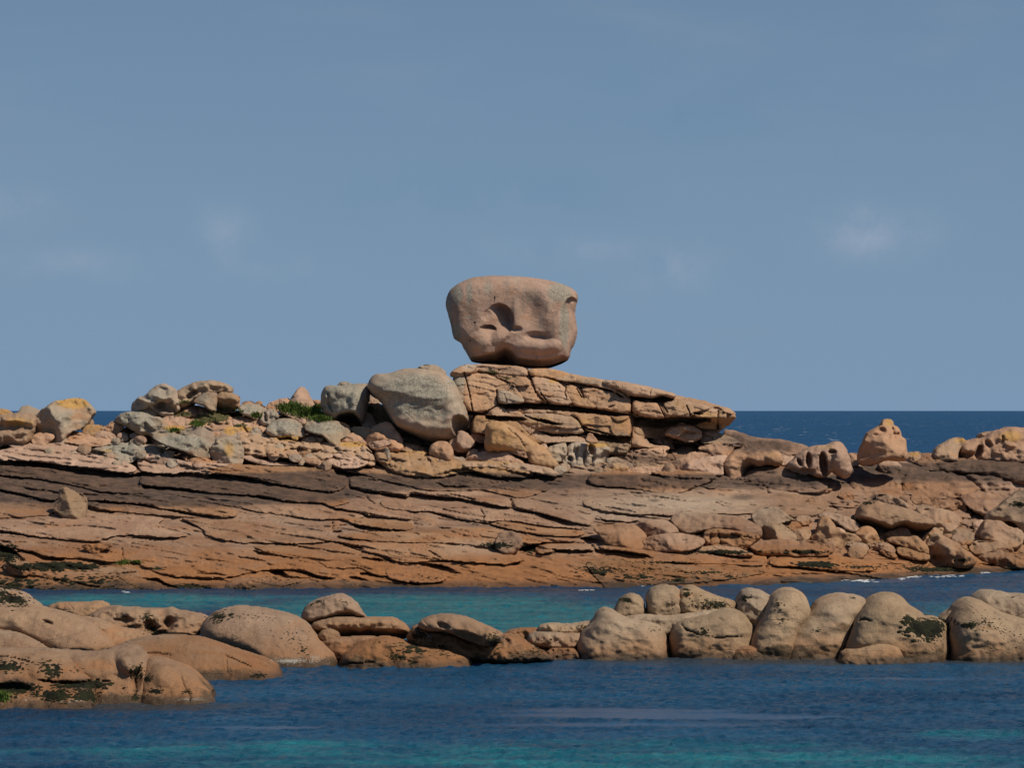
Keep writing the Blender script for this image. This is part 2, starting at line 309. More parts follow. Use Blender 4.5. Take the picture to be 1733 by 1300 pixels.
# ------------------------------------------------------------------ colours that belong to the rock itself (lichens, black tidal film)
PAINT = [  # tile, cx, cy, rx, ry, channel (0 orange lichen, 1 grey lichen, 2 black film, 3 bleached/pale), strength
    ('T1',540,225,140,45,0,1.2),('T1',130,370,150,60,0,.7),('T1',30,290,80,30,0,.7),('T1',1280,410,100,22,0,1.0),('T1',1690,430,60,40,0,1.0),
    ('T1',1680,570,60,80,0,.7),('T1',780,580,80,25,0,.6),('T1',900,560,200,70,1,.8),('T1',690,400,80,60,0,.55),('T1',1310,440,60,20,0,.5),
    ('T2',850,660,110,22,0,1.2),('T2',380,615,110,22,0,1.2),('T2',600,640,200,30,0,.5),('T2',60,545,80,30,0,.9),('T2',750,760,180,30,0,.4),
    ('T2',1320,720,260,30,0,.55),('T2',1350,780,300,40,0,.35),('T3',680,150,40,16,0,1.1),('T3',560,440,200,50,0,.55),('T3',900,460,130,60,0,.5),
    ('T3',1000,622,90,16,0,1.3),('T3',300,560,150,120,0,.5),('T3',250,750,260,30,0,.5),('T3',1180,470,60,70,0,.5),('T3',1120,790,90,40,0,.5),
    ('T4',700,200,300,70,0,.35),('T4',860,290,90,60,0,.45),('T5',740,110,35,40,0,.8),('T5',1640,210,130,60,0,.7),('T5',1270,240,60,25,0,.8),
    ('T5',930,345,60,20,0,.7),('T5',280,290,110,30,0,.5),('T4',1330,560,90,40,0,.45),('T3',1000,160,300,25,1,.5),('T3',1400,220,180,30,0,.25),
    # grey lichen
    ('T1',1000,350,170,90,1,.9),('T1',1330,520,230,70,1,1.0),('T1',1640,560,130,120,1,.5),('T1',1150,180,150,90,1,.6),('T1',1500,190,110,60,1,.5),
    ('T1',420,330,170,90,1,.55),('T2',350,530,150,60,1,.9),('T2',650,540,180,60,1,.8),('T2',110,400,110,50,1,.7),('T2',800,330,190,150,1,1.1),
    ('T2',1300,300,330,190,1,1.0),('T2',1450,430,180,60,1,.7),('T2',1600,200,100,60,1,.7),('A0',380,300,60,120,1,.8),('A0',480,280,40,140,1,.8),('A0',640,230,70,120,1,.6),
    ('A0',370,620,50,80,1,1.1),('A0',1300,560,50,240,1,1.0),('A0',1020,320,140,130,1,.5),('A0',1260,280,130,110,1,.9),('A0',300,450,40,180,1,.9),
    ('A0',330,560,30,140,2,.5),('A0',740,480,40,40,0,.45),('A0',620,590,60,20,0,.5),('A4',550,350,50,60,1,.4),
    # black film, and darker left flanks on two near boulders
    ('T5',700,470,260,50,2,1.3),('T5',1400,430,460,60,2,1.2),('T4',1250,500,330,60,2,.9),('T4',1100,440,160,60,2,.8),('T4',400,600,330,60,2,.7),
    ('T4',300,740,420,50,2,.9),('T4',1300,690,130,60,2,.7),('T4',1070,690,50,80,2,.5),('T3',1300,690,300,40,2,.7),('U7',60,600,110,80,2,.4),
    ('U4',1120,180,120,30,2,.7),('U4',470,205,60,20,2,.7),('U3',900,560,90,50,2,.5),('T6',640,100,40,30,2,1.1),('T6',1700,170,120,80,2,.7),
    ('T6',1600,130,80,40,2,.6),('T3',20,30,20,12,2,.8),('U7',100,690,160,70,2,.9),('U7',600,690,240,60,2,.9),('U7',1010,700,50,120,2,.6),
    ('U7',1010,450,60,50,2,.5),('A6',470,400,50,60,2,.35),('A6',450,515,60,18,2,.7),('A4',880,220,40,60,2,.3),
    # pale
    ('U4',600,230,700,90,3,.9),('U4',200,300,300,60,3,.6),('U3',600,640,300,60,3,.5),('U3',1400,650,200,40,3,.3),('T3',60,45,60,25,3,1.2),
    ('A0',880,170,50,40,3,.6),('A0',470,490,40,16,3,1.1),('A0',590,740,50,50,3,.8),('T2',1440,290,200,90,3,1.0),('T2',1180,190,120,50,3,.5),('T3',870,700,180,100,3,.8),('T2',900,300,80,60,3,.4),('A0',1180,330,30,110,3,.5),
]
_P = [(TILES[t][0] + x / TILES[t][2], TILES[t][1] + y / TILES[t][2], rx / TILES[t][2], ry / TILES[t][2], ch, s) for t, x, y, rx, ry, ch, s in PAINT]
def paint(px, py, film=False):
    out = np.zeros((len(px), 4), np.float32)
    x0, x1, y0, y1 = px.min(), px.max(), py.min(), py.max()
    for cx, cy, rx, ry, ch, s in _P:
        if cx + 2 * rx < x0 or cx - 2 * rx > x1 or cy + 2 * ry < y0 or cy - 2 * ry > y1: continue
        v = s * np.exp(-(((px - cx) / rx) ** 2 + ((py - cy) / ry) ** 2) ** 1.3)
        out[:, ch] = np.maximum(out[:, ch], v)
    if film:
        top = np.interp(px, [-400, 0, 100, 300, 560, 700, 880, 1000, 1200, 1400, 1480, 2300], [778, 785, 792, 806, 795, 806, 800, 803, 802, 806, 782, 790])
        bot = np.interp(px, [-400, 0, 150, 400, 560, 700, 880, 1100, 1300, 1400, 1480, 2300], [856, 856, 862, 860, 852, 832, 832, 830, 830, 828, 818, 822])
        v = sstep(top - 6, top + 6, py) * (1 - sstep(bot - 14, bot + 10, py))
        out[:, 2] = np.maximum(out[:, 2], v * 1.02)
    return out

# ------------------------------------------------------------------ materials
def nodes(name):
    m = bpy.data.materials.new(name); m.use_nodes = True; nt = m.node_tree; nt.nodes.clear()
    o = nt.nodes.new('ShaderNodeOutputMaterial'); b = nt.nodes.new('ShaderNodeBsdfPrincipled')
    nt.links.new(b.outputs[0], o.inputs[0]); return m, nt, b
class NB:
    def __init__(s, nt): s.nt = nt
    def n(s, t, **k):
        x = s.nt.nodes.new(t)
        for a, v in k.items(): setattr(x, a, v)
        return x
    def link(s, a, b): s.nt.links.new(a, b)
    def put(s, sock, v):
        if hasattr(v, 'is_linked') or hasattr(v, 'links'): s.link(v, sock)
        else: sock.default_value = v
    def math(s, op, a, b=0.0, c=0.0, clamp=False):
        x = s.n('ShaderNodeMath', operation=op, use_clamp=clamp); s.put(x.inputs[0], a); s.put(x.inputs[1], b); s.put(x.inputs[2], c); return x.outputs[0]
    def noise(s, vec, scale, detail=4, rough=0.55, dist=0.0):
        x = s.n('ShaderNodeTexNoise'); x.inputs['Scale'].default_value = scale; x.inputs['Detail'].default_value = detail
        x.inputs['Roughness'].default_value = rough; x.inputs['Distortion'].default_value = dist; s.link(vec, x.inputs['Vector']); return x.outputs['Fac']
    def mapv(s, vec, sc, rot=(0, 0, 0)):
        x = s.n('ShaderNodeMapping'); x.inputs['Scale'].default_value = sc; x.inputs['Rotation'].default_value = rot; s.link(vec, x.inputs[0]); return x.outputs[0]
    def mix(s, f, a, b, bt='MIX'):
        x = s.n('ShaderNodeMix', data_type='RGBA', blend_type=bt); s.put(x.inputs[0], f)
        s.put(x.inputs[6], a if not isinstance(a, tuple) else a + (1,)); s.put(x.inputs[7], b if not isinstance(b, tuple) else b + (1,)); return x.outputs[2]
    def step(s, v, a, b):
        x = s.n('ShaderNodeMapRange', interpolation_type='SMOOTHSTEP'); s.put(x.inputs[0], v)
        x.inputs[1].default_value = a; x.inputs[2].default_value = b; x.inputs[3].default_value = 0; x.inputs[4].default_value = 1; return x.outputs[0]
def rock_material(name, c1, c2, c3, zorange=(0.2, 1.3), orange=(0.36, 0.155, 0.055), orange_amt=0.85, spk=0.5, bump=0.75, streak=(2.2, 0.8, 0.35), tide=False):
    m, nt, b = nodes(name); q = NB(nt)
    geo = q.n('ShaderNodeNewGeometry'); pos = geo.outputs['Position']
    inf = q.n('ShaderNodeObjectInfo'); rn = inf.outputs['Random']
    att = q.n('ShaderNodeAttribute', attribute_name='paint'); sp = q.n('ShaderNodeSeparateColor'); q.link(att.outputs['Color'], sp.inputs[0])
    pale = att.outputs['Alpha']
    big = q.noise(pos, 0.55, 5, 0.6, 0.4); mid = q.noise(pos, 2.3, 5, 0.62); fine = q.noise(pos, 16, 4, 0.7); grain = q.noise(pos, 55, 2, 0.6)
    strk = q.noise(q.mapv(pos, streak, (0, 0.16 if streak[2] > 1 else 0, 0)), 1.6, 5, 0.65)
    col = q.mix(q.step(big, 0.36, 0.64), c1, c2)
    col = q.mix(q.math('MULTIPLY', q.step(strk, 0.48, 0.72), 0.75), col, c3)
    # per-rock shift in tone
    hs = q.n('ShaderNodeHueSaturation'); q.put(hs.inputs['Value'], q.math('ADD', 0.88, q.math('MULTIPLY', rn, 0.24))); q.put(hs.inputs['Saturation'], q.math('ADD', 0.88, q.math('MULTIPLY', q.math('FRACT', q.math('MULTIPLY', rn, 7.3)), 0.24)))
    q.link(col, hs.inputs['Color']); col = hs.outputs[0]
    z = q.n('ShaderNodeSeparateXYZ'); q.link(pos, z.inputs[0]); zz = z.outputs['Z']
    # iron-orange tidal zone near the water
    zn = q.math('ADD', zz, q.math('MULTIPLY', q.math('SUBTRACT', big, 0.5), 1.6))
    zo = q.math('MULTIPLY', q.math('SUBTRACT', 1.0, q.step(zn, *zorange)), orange_amt)
    col = q.mix(zo, col, q.mix(q.step(mid, 0.4, 0.65), orange, tuple(v * 0.62 for v in orange)))
    rust = q.math('MULTIPLY', q.step(q.noise(q.mapv(pos, (0.5, 0.3, 1.8)), 1.1, 5, 0.6), 0.57, 0.72), 0.5)
    col = q.mix(rust, col, tuple(v * 1.1 for v in orange))
    col = q.mix(q.math('MULTIPLY', pale, 0.7), col, (0.47, 0.375, 0.28))
    def pm(ch, lo, hi, w=0.55):
        v = q.math('ADD', sp.outputs[ch], q.math('MULTIPLY', q.math('SUBTRACT', q.noise(pos, 3.4, 6, 0.68), 0.5), w)); return q.step(v, lo, hi)
    gl = q.mix(q.step(fine, 0.4, 0.62), (0.20, 0.19, 0.145), (0.39, 0.36, 0.29))
    col = q.mix(q.math('MULTIPLY', pm(1, 0.3, 0.75), 0.8), col, gl)
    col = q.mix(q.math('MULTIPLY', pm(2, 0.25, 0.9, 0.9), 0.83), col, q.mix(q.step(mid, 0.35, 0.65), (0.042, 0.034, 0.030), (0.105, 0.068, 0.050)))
    col = q.mix(q.math('MULTIPLY', pm(0, 0.3, 0.8, 0.8), 0.85), col, q.mix(q.step(fine, 0.35, 0.65), (0.50, 0.24, 0.035), (0.45, 0.30, 0.12)))
    if tide:    # brown-black algal film in ragged blotches low on the rock
        tz = q.math('ADD', zz, q.math('MULTIPLY', q.math('SUBTRACT', q.noise(q.mapv(pos, (0.7, 0.7, 1.4)), 1.3, 7, 0.7), 0.5), 2.2))
        col = q.mix(q.math('MULTIPLY', q.math('SUBTRACT', 1.0, q.step(tz, 0.0, 0.28)), 0.8), col, q.mix(q.step(fine, 0.4, 0.6), (0.035, 0.028, 0.018), (0.10, 0.07, 0.04)))
    # dark wet line
    wet = q.math('SUBTRACT', 1.0, q.step(q.math('ADD', zz, q.math('MULTIPLY', mid, 0.2)), 0.16, 0.34))
    col = q.mix(q.math('MULTIPLY', wet, 0.65), col, (0.05, 0.033, 0.02))
    # feldspar / mica speckle and pits
    s1 = q.math('ADD', 1 - 0.22 * spk, q.math('MULTIPLY', fine, 0.44 * spk)); s2 = q.math('ADD', 1 - 0.5 * spk, q.math('MULTIPLY', grain, 1.0 * spk))
    s3 = q.math('ADD', 0.66, q.math('MULTIPLY', mid, 0.68))
    k = q.math('MULTIPLY', q.math('MULTIPLY', s1, s2), s3)
    cmb = q.n('ShaderNodeCombineColor')
    for i in range(3): q.link(k, cmb.inputs[i])
    col = q.mix(1.0, col, cmb.outputs[0], 'MULTIPLY')
    q.link(col, b.inputs['Base Color'])
    q.link(q.math('SUBTRACT', 0.92, q.math('MULTIPLY', wet, 0.45)), b.inputs['Roughness']); b.inputs['Specular IOR Level'].default_value = 0.25
    h = q.math('ADD', q.math('MULTIPLY', q.noise(pos, 7, 6, 0.65), 0.7), q.math('MULTIPLY', q.noise(pos, 30, 4, 0.7), 0.3))
    cr = q.n('ShaderNodeTexVoronoi', feature='DISTANCE_TO_EDGE'); cr.inputs['Scale'].default_value = 0.9
    q.link(q.mapv(pos, (0.5, 0.4, 1.7)), cr.inputs['Vector'])
    dist = q.math('SUBTRACT', 1.0, q.step(cr.outputs['Distance'], 0.0, 0.018)); dist = q.math('MULTIPLY', dist, q.step(big, 0.5, 0.62))
    h = q.math('SUBTRACT', h, q.math('MULTIPLY', dist, 0.35))
    pit = q.n('ShaderNodeTexVoronoi'); pit.inputs['Scale'].default_value = 9.0; q.link(pos, pit.inputs['Vector'])
    h = q.math('SUBTRACT', h, q.math('MULTIPLY', q.math('MULTIPLY', q.math('SUBTRACT', 1.0, q.step(pit.outputs['Distance'], 0.08, 0.24)), q.step(mid, 0.5, 0.6)), 0.5))
    bm = q.n('ShaderNodeBump'); bm.inputs['Strength'].default_value = bump; bm.inputs['Distance'].default_value = 0.09
    q.link(h, bm.inputs['Height']); q.link(bm.outputs[0], b.inputs['Normal'])
    return m
MAT = dict(
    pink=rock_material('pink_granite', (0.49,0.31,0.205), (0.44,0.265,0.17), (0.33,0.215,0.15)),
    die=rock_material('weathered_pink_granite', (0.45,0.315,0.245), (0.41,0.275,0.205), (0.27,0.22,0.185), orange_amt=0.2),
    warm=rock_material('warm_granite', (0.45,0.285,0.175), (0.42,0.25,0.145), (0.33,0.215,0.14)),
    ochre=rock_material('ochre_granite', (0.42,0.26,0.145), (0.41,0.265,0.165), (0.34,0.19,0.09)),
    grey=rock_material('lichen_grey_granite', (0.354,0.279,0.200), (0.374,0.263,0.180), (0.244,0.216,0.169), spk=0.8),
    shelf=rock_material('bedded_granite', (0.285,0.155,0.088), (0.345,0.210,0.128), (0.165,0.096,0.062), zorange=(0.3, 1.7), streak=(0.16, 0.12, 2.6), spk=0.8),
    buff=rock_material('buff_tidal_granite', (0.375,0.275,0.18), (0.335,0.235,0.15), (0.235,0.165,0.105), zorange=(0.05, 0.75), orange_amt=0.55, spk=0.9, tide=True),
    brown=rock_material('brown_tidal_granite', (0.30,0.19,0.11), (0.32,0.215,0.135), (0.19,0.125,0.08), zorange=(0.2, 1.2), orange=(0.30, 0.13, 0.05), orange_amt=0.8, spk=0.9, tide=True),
    drab=rock_material('drab_tidal_granite', (0.355,0.235,0.145), (0.31,0.195,0.12), (0.21,0.135,0.085), zorange=(0.1, 1.1), orange_amt=0.6, spk=0.9, tide=True),
    tan=rock_material('tan_granite', (0.34,0.205,0.125), (0.37,0.24,0.15), (0.23,0.145,0.095)),
)

# ------------------------------------------------------------------ mesh helpers
def make_mesh(name, V, F4, mat, attr=None, smooth=True, F3=None):
    me = bpy.data.meshes.new(name)
    V = np.asarray(V, np.float32); F4 = np.asarray(F4, np.int32).reshape(-1, 4); n3 = 0 if F3 is None else len(F3)
    me.vertices.add(len(V)); me.vertices.foreach_set('co', V.ravel())
    nl = len(F4) * 4 + n3 * 3; me.loops.add(nl); me.polygons.add(len(F4) + n3)
    idx = F4.ravel() if n3 == 0 else np.concatenate([F4.ravel(), np.asarray(F3, np.int32).ravel()])
    me.loops.foreach_set('vertex_index', idx.astype(np.int32))
    st = np.arange(len(F4)) * 4
    if n3: st = np.concatenate([st, len(F4) * 4 + np.arange(n3) * 3])
    me.polygons.foreach_set('loop_start', st.astype(np.int32))
    me.polygons.foreach_set('use_smooth', np.full(len(F4) + n3, smooth, bool))
    if attr is not None:
        a = me.color_attributes.new('paint', 'FLOAT_COLOR', 'POINT'); a.data.foreach_set('color', np.asarray(attr, np.float32).ravel())
    me.materials.append(mat); me.update(calc_edges=True); me.validate()
    return me
BV, BF = [], []     # every rock surface, for resting weed and grass on
_nb = [0]
def link_mesh(name, V, F4, mat, attr=None, parent=None, origin=None, collide=True, smooth=True, F3=None):
    V = np.asarray(V, float)
    if collide:
        BV.append(V); BF.append(np.asarray(F4) + _nb[0]); _nb[0] += len(V)
    if origin is None: origin = (float(V[:, 0].mean()), float(V[:, 1].mean()), float(V[:, 2].min()))
    o = bpy.data.objects.new(name, make_mesh(name, V - np.array(origin), F4, mat, attr, smooth, F3)); COL.objects.link(o)
    o.location = origin
    if parent is not None:
        o.parent = parent; o.location = Vector(origin) - parent.location
    return o
def tag(o, label=None, cat=None, group=None, kind=None):
    if label: o['label'] = label
    if cat: o['category'] = cat
    if group: o['group'] = group
    if kind: o['kind'] = kind
    return o

def chaikin(P, n=2):
    P = np.asarray(P, float)
    for _ in range(n):
        Q = np.roll(P, -1, 0); P = np.stack([P * 0.75 + Q * 0.25, P * 0.25 + Q * 0.75], 1).reshape(-1, 2)
    return P
def inside(P, x, y):
    r = np.zeros(x.shape, bool); n = len(P)
    for i in range(n):
        x0, y0 = P[i]; x1, y1 = P[(i + 1) % n]
        if y0 == y1: continue
        c = ((y0 > y) != (y1 > y)) & (x < (x1 - x0) * (y - y0) / (y1 - y0) + x0); r ^= c
    return r
def nearest(P, x, y):
    Q = np.roll(P, -1, 0); best = np.full(x.shape, 1e18); bx = x.copy(); by = y.copy()
    for (x0, y0), (x1, y1) in zip(P, Q):
        dx, dy = x1 - x0, y1 - y0; L = dx * dx + dy * dy + 1e-12
        t = np.clip(((x - x0) * dx + (y - y0) * dy) / L, 0, 1); qx, qy = x0 + t * dx, y0 + t * dy
        d = (x - qx) ** 2 + (y - qy) ** 2; m = d < best
        best = np.where(m, d, best); bx = np.where(m, qx, bx); by = np.where(m, qy, by)
    return bx, by, np.sqrt(best)

def feat_depth(feats, px, py):
    """hollows, bumps, cracks cut into one rock: metres added to (or taken from) its depth"""
    out = np.zeros_like(px)
    for f in feats:
        tile, kind = f[0], f[1]; ox, oy, s = TILES[tile]
        if kind == 'scoop':       # steep on the side it points to, running out on the other
            cx, cy, rx, ry, d, du, dv = f[2:9]; u = (px - (ox + cx / s)) / (rx / s); v = (py - (oy + cy / s)) / (ry / s); r2 = u * u + v * v
            pr = np.clip(0.5 + 0.6 * (u * du + v * dv), 0, 1.1)
            out = out + d * np.clip(1 - r2, 0, 1) ** 0.35 * pr ** 2.0
        elif kind in ('dent', 'bump'):
            cx, cy, rx, ry, d, pw = f[2:8]; ang = math.radians(f[8]) if len(f) > 8 else 0
            u = px - (ox + cx / s); v = py - (oy + cy / s); ca, sa = math.cos(ang), math.sin(ang)
            r2 = ((u * ca + v * sa) / (rx / s)) ** 2 + ((-u * sa + v * ca) / (ry / s)) ** 2
            w = np.clip(1 - r2, 0, 1) ** pw * d
            out = out + (w if kind == 'dent' else -w)
        elif kind == 'crack':
            m, lip, h = hline(px, py, conv(tile, f[2])); out = np.maximum(out, out + m * f[3])
        elif kind == 'vcrack':
            a = np.array(conv(tile, f[2])); x = np.interp(py, a[:, 1], a[:, 0]); w = np.interp(py, a[:, 1], a[:, 2]) + 0.6
            e = (py > a[0, 1]) & (py < a[-1, 1]); out = out + f[3] * np.clip(1 - np.abs(px - x) / w, 0, 1) * e
        elif kind == 'under':
            a = np.array(conv(tile, f[2])); y = np.interp(px, a[:, 0], a[:, 1]); out = out + f[3] * np.clip(py - y, 0, None) ** (f[4] if len(f) > 4 else 1)
    return out

PIECES = 0
def rock(name, tile, pts, mat, label=None, cat='boulder', B=None, R=None, lean=0.35, dy=0.0, Y=None, rough=1.0, facet=0, g=None,
         feats=(), slab=False, off=0.25, water=False, parent=None, group=None, chk=2, film=False, seed=None, wr=0.0, pw=0.5, face=0.0, dil=None, sit=0.0, fsoft=0.016):
    """one closed rock: its outline as it stands, swollen to its own thickness towards the sea and away from it"""
    global PIECES
    PIECES += 1; sd = seed if seed is not None else PIECES * 1.37
    P0 = np.array(conv(tile, pts), float)
    pymax = P0[:, 1].max(); w_px = np.ptp(P0[:, 0]); h_px = np.ptp(P0[:, 1])
    if water:
        k = P0[:, 1] > pymax - max(10, 0.16 * h_px); P0[k, 1] += 62
    if sit and not slab and not water and Y is None:
        k = P0[:, 1] > pymax - 0.18 * h_px; P0[k, 1] += min(0.16 * h_px + 4, 12) * min(sit * 1.3, 1)
    P = chaikin(P0, chk)
    if dil is None: dil = 0.0 if slab else float(np.clip(0.05 * min(w_px, h_px), 1.0, 2.6))
    if dil:
        tg = np.roll(P, -1, 0) - np.roll(P, 1, 0); tg /= np.hypot(tg[:, 0], tg[:, 1])[:, None] + 1e-9
        ar = np.sum(P[:, 0] * np.roll(P[:, 1], -1) - np.roll(P[:, 0], -1) * P[:, 1]); P = P + np.stack([tg[:, 1], -tg[:, 0]], 1) * (dil if ar > 0 else -dil)
    if g is None: g = float(np.clip(min(w_px, h_px) / 14, 1.1, 2.1))
    # ragged outline
    seg = np.roll(P, -1, 0) - P; n = np.maximum(1, (np.hypot(seg[:, 0], seg[:, 1]) / (g * 1.5)).astype(int))
    P = np.concatenate([P[i] + seg[i] * (np.arange(n[i])[:, None] / n[i]) for i in range(len(P))])
    jit = min(1.6, 0.025 * min(w_px, h_px)) * rough
    nn = np.stack([P[:, 0] * 0.11, P[:, 1] * 0.11, np.full(len(P), sd)], 1)
    P = P + np.stack([fbm(nn, 3), fbm(nn + 31.7, 3)], 1) * jit * 1.8
    x0, y0 = P.min(0) - g * 1.5; x1, y1 = P.max(0) + g * 1.5
    gx = np.arange(x0, x1 + g, g); gy = np.arange(y0, y1 + g, g); X, Yp = np.meshgrid(gx, gy)
    ins = inside(P, X, Yp)
    cell = ins[:-1, :-1] | ins[1:, :-1] | ins[:-1, 1:] | ins[1:, 1:]
    used = np.zeros_like(ins); used[:-1, :-1] |= cell; used[1:, :-1] |= cell; used[:-1, 1:] |= cell; used[1:, 1:] |= cell
    bnd = used & ~ins
    qx, qy, _ = nearest(P, X[bnd], Yp[bnd]); X[bnd] = qx; Yp[bnd] = qy
    # soft dome over the outline (screened Poisson)
    Rp = R if R is not None else 0.15 * min(w_px, h_px)
    L = (Rp / g); k2 = 1.0 / max(L * L, 0.5)
    di = np.zeros(ins.shape); _, _, dd = nearest(P, X[ins], Yp[ins]); di[ins] = dd
    h = 1 - np.exp(-di / max(Rp, 1e-3)); h[~ins] = 0
    for _ in range(int(np.clip(L * L * 1.2, 30, 220))):
        s = np.zeros_like(h); s[1:-1, 1:-1] = (h[:-2, 1:-1] + h[2:, 1:-1] + h[1:-1, :-2] + h[1:-1, 2:] + k2) / (4 + k2)
        h = np.where(ins, s, 0)
    h = h / max(h.max(), 1e-6); t = np.power(np.clip(h * (2 - h) if pw < 0.6 else h, 0, 1), pw)
    idx = -np.ones(ins.shape, int); idx[used] = np.arange(used.sum())
    px, py, tt, inn = X[used], Yp[used], t[used], ins[used]
    ybot = pymax
    if Y is None: Yr = float(D0(P0[:, 0].mean(), ybot)) + dy
    else: Yr = Y + dy
    if slab == 'out':
        base = out_face(px, py) + dy; size = 0.8; Bm = off
    elif slab:
        base = D0(px, py) + strata(px, py) + crack_field(px, py) + dy
        size = 0.8; Bm = off
    else:
        size = min(w_px, h_px) * Yr / FPX
        Bm = B if B is not None else 0.55 * size
        if water:                       # sits in the sea: the front meets the water where the photograph's waterline is
            Yr = CAM_H * FPX / (ybot - HORIZ) + Bm * 0.9 + dy
        if sit and Y is None and not water: Yr += sit * Bm
        zrel = (ybot - py) * Yr / FPX
        base = Yr + lean * zrel + 0.0 * px
    wx = (px - CX) / FPX * base; wz = CAM_H - (py - HORIZ) / FPX * base
    W = np.stack([wx, base * 0.5 if slab else wz * 0 + sd, wz], 1)
    if not slab:
        if facet:
            rs = np.random.RandomState(int(sd * 977) % 100000)
            u = (px - px.mean()) / (w_px / 2); v = (py - (P0[:, 1].min() + h_px / 2)) / (h_px / 2)
            f = tt * 1.12
            for a in range(facet):
                th = 2 * math.pi * (a + rs.rand() * 0.8) / facet; c = 0.62 + rs.rand() * 0.42; sl = 0.35 + rs.rand() * 0.65
                if (water or sit) and math.sin(th) > 0.25: continue
                pl = c - sl * (u * math.cos(th) + v * math.sin(th)); f = -fsoft * np.log(np.exp(-f / fsoft) + np.exp(-pl / fsoft))
            tt2 = np.clip(f, 0, None) * (tt > 0)
        else: tt2 = tt
        nz1 = fbm(W / size * 1.6 + sd, 4, 0.5); nz2 = fbm(W * 2.6 + sd, 4, 0.55)
        rg = ridged(np.stack([W[:, 0] / size * 1.3, W[:, 1], W[:, 2] / size * 2.6], 1) + sd, 3)
        edge = np.clip(tt * 1.6, 0, 1)
        d = -Bm * tt2 - edge * rough * (0.30 * Bm * nz1 + 0.12 * nz2) - edge * wr * Bm * 0.35 * (rg - 0.5)
        if film and facet == 0 and lean > 1.5: d = d + strata(px, py) * 0.8 * edge + crack_field(px, py) * 0.8 * edge + 0.30 * rub2(px, py) * edge
        depth = base + d + face * (py - ybot + h_px / 2) / h_px * size
    else:
        nz2 = fbm(np.stack([wx * 2.6, base, wz * 5], 1) + sd, 4, 0.55)
        tilt = (np.random.RandomState(PIECES).rand() - 0.5) * 0.2
        depth = base - Bm * tt + Bm * 0.35 - 0.03 * nz2 * tt + tilt * (tt > 0)
    if feats: depth = depth + feat_depth(feats, px, py) * np.clip(tt * 3, 0, 1)
    V = np.stack([(px - CX) / FPX * depth, depth, CAM_H - (py - HORIZ) / FPX * depth], 1)
    ii = np.nonzero(inn)[0]; bidx = np.arange(len(px)); bidx[ii] = len(px) + np.arange(len(ii))
    th = (Bm * 0.9 * tt if not slab else 0.35 * tt)[ii]
    VB = V[ii].copy(); bk = base[ii] + th + (0.1 if slab else 0.0); bk = np.maximum(bk, depth[ii] + 0.05)
    VB[:, 0] *= base[ii] / depth[ii]; VB[:, 2] = CAM_H + (VB[:, 2] - CAM_H) * base[ii] / depth[ii]; VB[:, 1] = bk
    c0 = idx[:-1, :-1][cell]; c1 = idx[1:, :-1][cell]; c2 = idx[1:, 1:][cell]; c3 = idx[:-1, 1:][cell]
    Fq = np.stack([c0, c1, c2, c3], 1); FB = bidx[Fq][:, ::-1]
    A = paint(px, py, film); A = np.concatenate([A, A[ii]])
    o = link_mesh(name, np.concatenate([V, VB]), np.concatenate([Fq, FB]), MAT[mat], A, parent)
    if parent is None: tag(o, label, cat, group)
    elif label: o['label'] = label
    return o

# ------------------------------------------------------------------ the island's continuous bedrock
def bedrock():
    cols = np.arange(-620, 2360, 2.6); nr = 300
    ridge = np.interp(cols, [-620, 0, 150, 165, 190, 230, 300, 400, 540, 640, 780, 900, 1000, 1130, 1200, 1300, 1370, 1440, 1520, 1733, 2360],
                      [745, 728, 742, 745, 735, 715, 690, 698, 700, 690, 655, 645, 662, 700, 745, 762, 770, 786, 790, 788, 800])
    v = np.linspace(0, 1, nr)[:, None]; PY = ridge[None] + (1075 - ridge[None]) * v; PX = np.broadcast_to(cols, PY.shape)
    px, py = PX.ravel(), PY.ravel()
    base = D0(px, py) + strata(px, py) + crack_field(px, py) + 0.16 + rubble(px, py)
    V = np.stack([(px - CX) / FPX * base, base, CAM_H - (py - HORIZ) / FPX * base], 1)
    A = paint(px, py, True)
    top = V.reshape(nr, -1, 3)[0]; ex = []
    for k, (dy, dz) in enumerate([(3, 0.25), (7, 0.9), (11, 2.4), (16, 5.0), (22, 9.5)]):
        w = top.copy(); w[:, 1] += dy; w[:, 2] = np.maximum(w[:, 2] * (1 - dz / 9.5) - dz * 0.25, -2.5) + 0.4 * perlin(np.stack([w[:, 0] * .3, w[:, 1] * .3, w[:, 2] * 0 + k], 1)); ex.append(w)
    ex = ex[::-1]; n = len(cols)
    V = np.concatenate(ex + [V]); A = np.concatenate([np.tile(A[:n], (5, 1)), A]); R_ = nr + 5
    i, j = np.meshgrid(np.arange(R_ - 1), np.arange(n - 1), indexing='ij'); a = (i * n + j).ravel()
    F = np.stack([a, a + n, a + n + 1, a + 1], 1)
    o = link_mesh('rock_shelf', V, F, MAT['shelf'], A, origin=(0, 95, 0)); tag(o, kind='structure'); return o
SHELF = bedrock()
def S(tile, pts, mat='shelf', off=0.30, **k):
    off *= 0.55; k.setdefault('R', 3.0)
    return rock('rock_slab', tile, pts, mat, slab=True, off=off, parent=SHELF, film=True, g=1.5, **k)
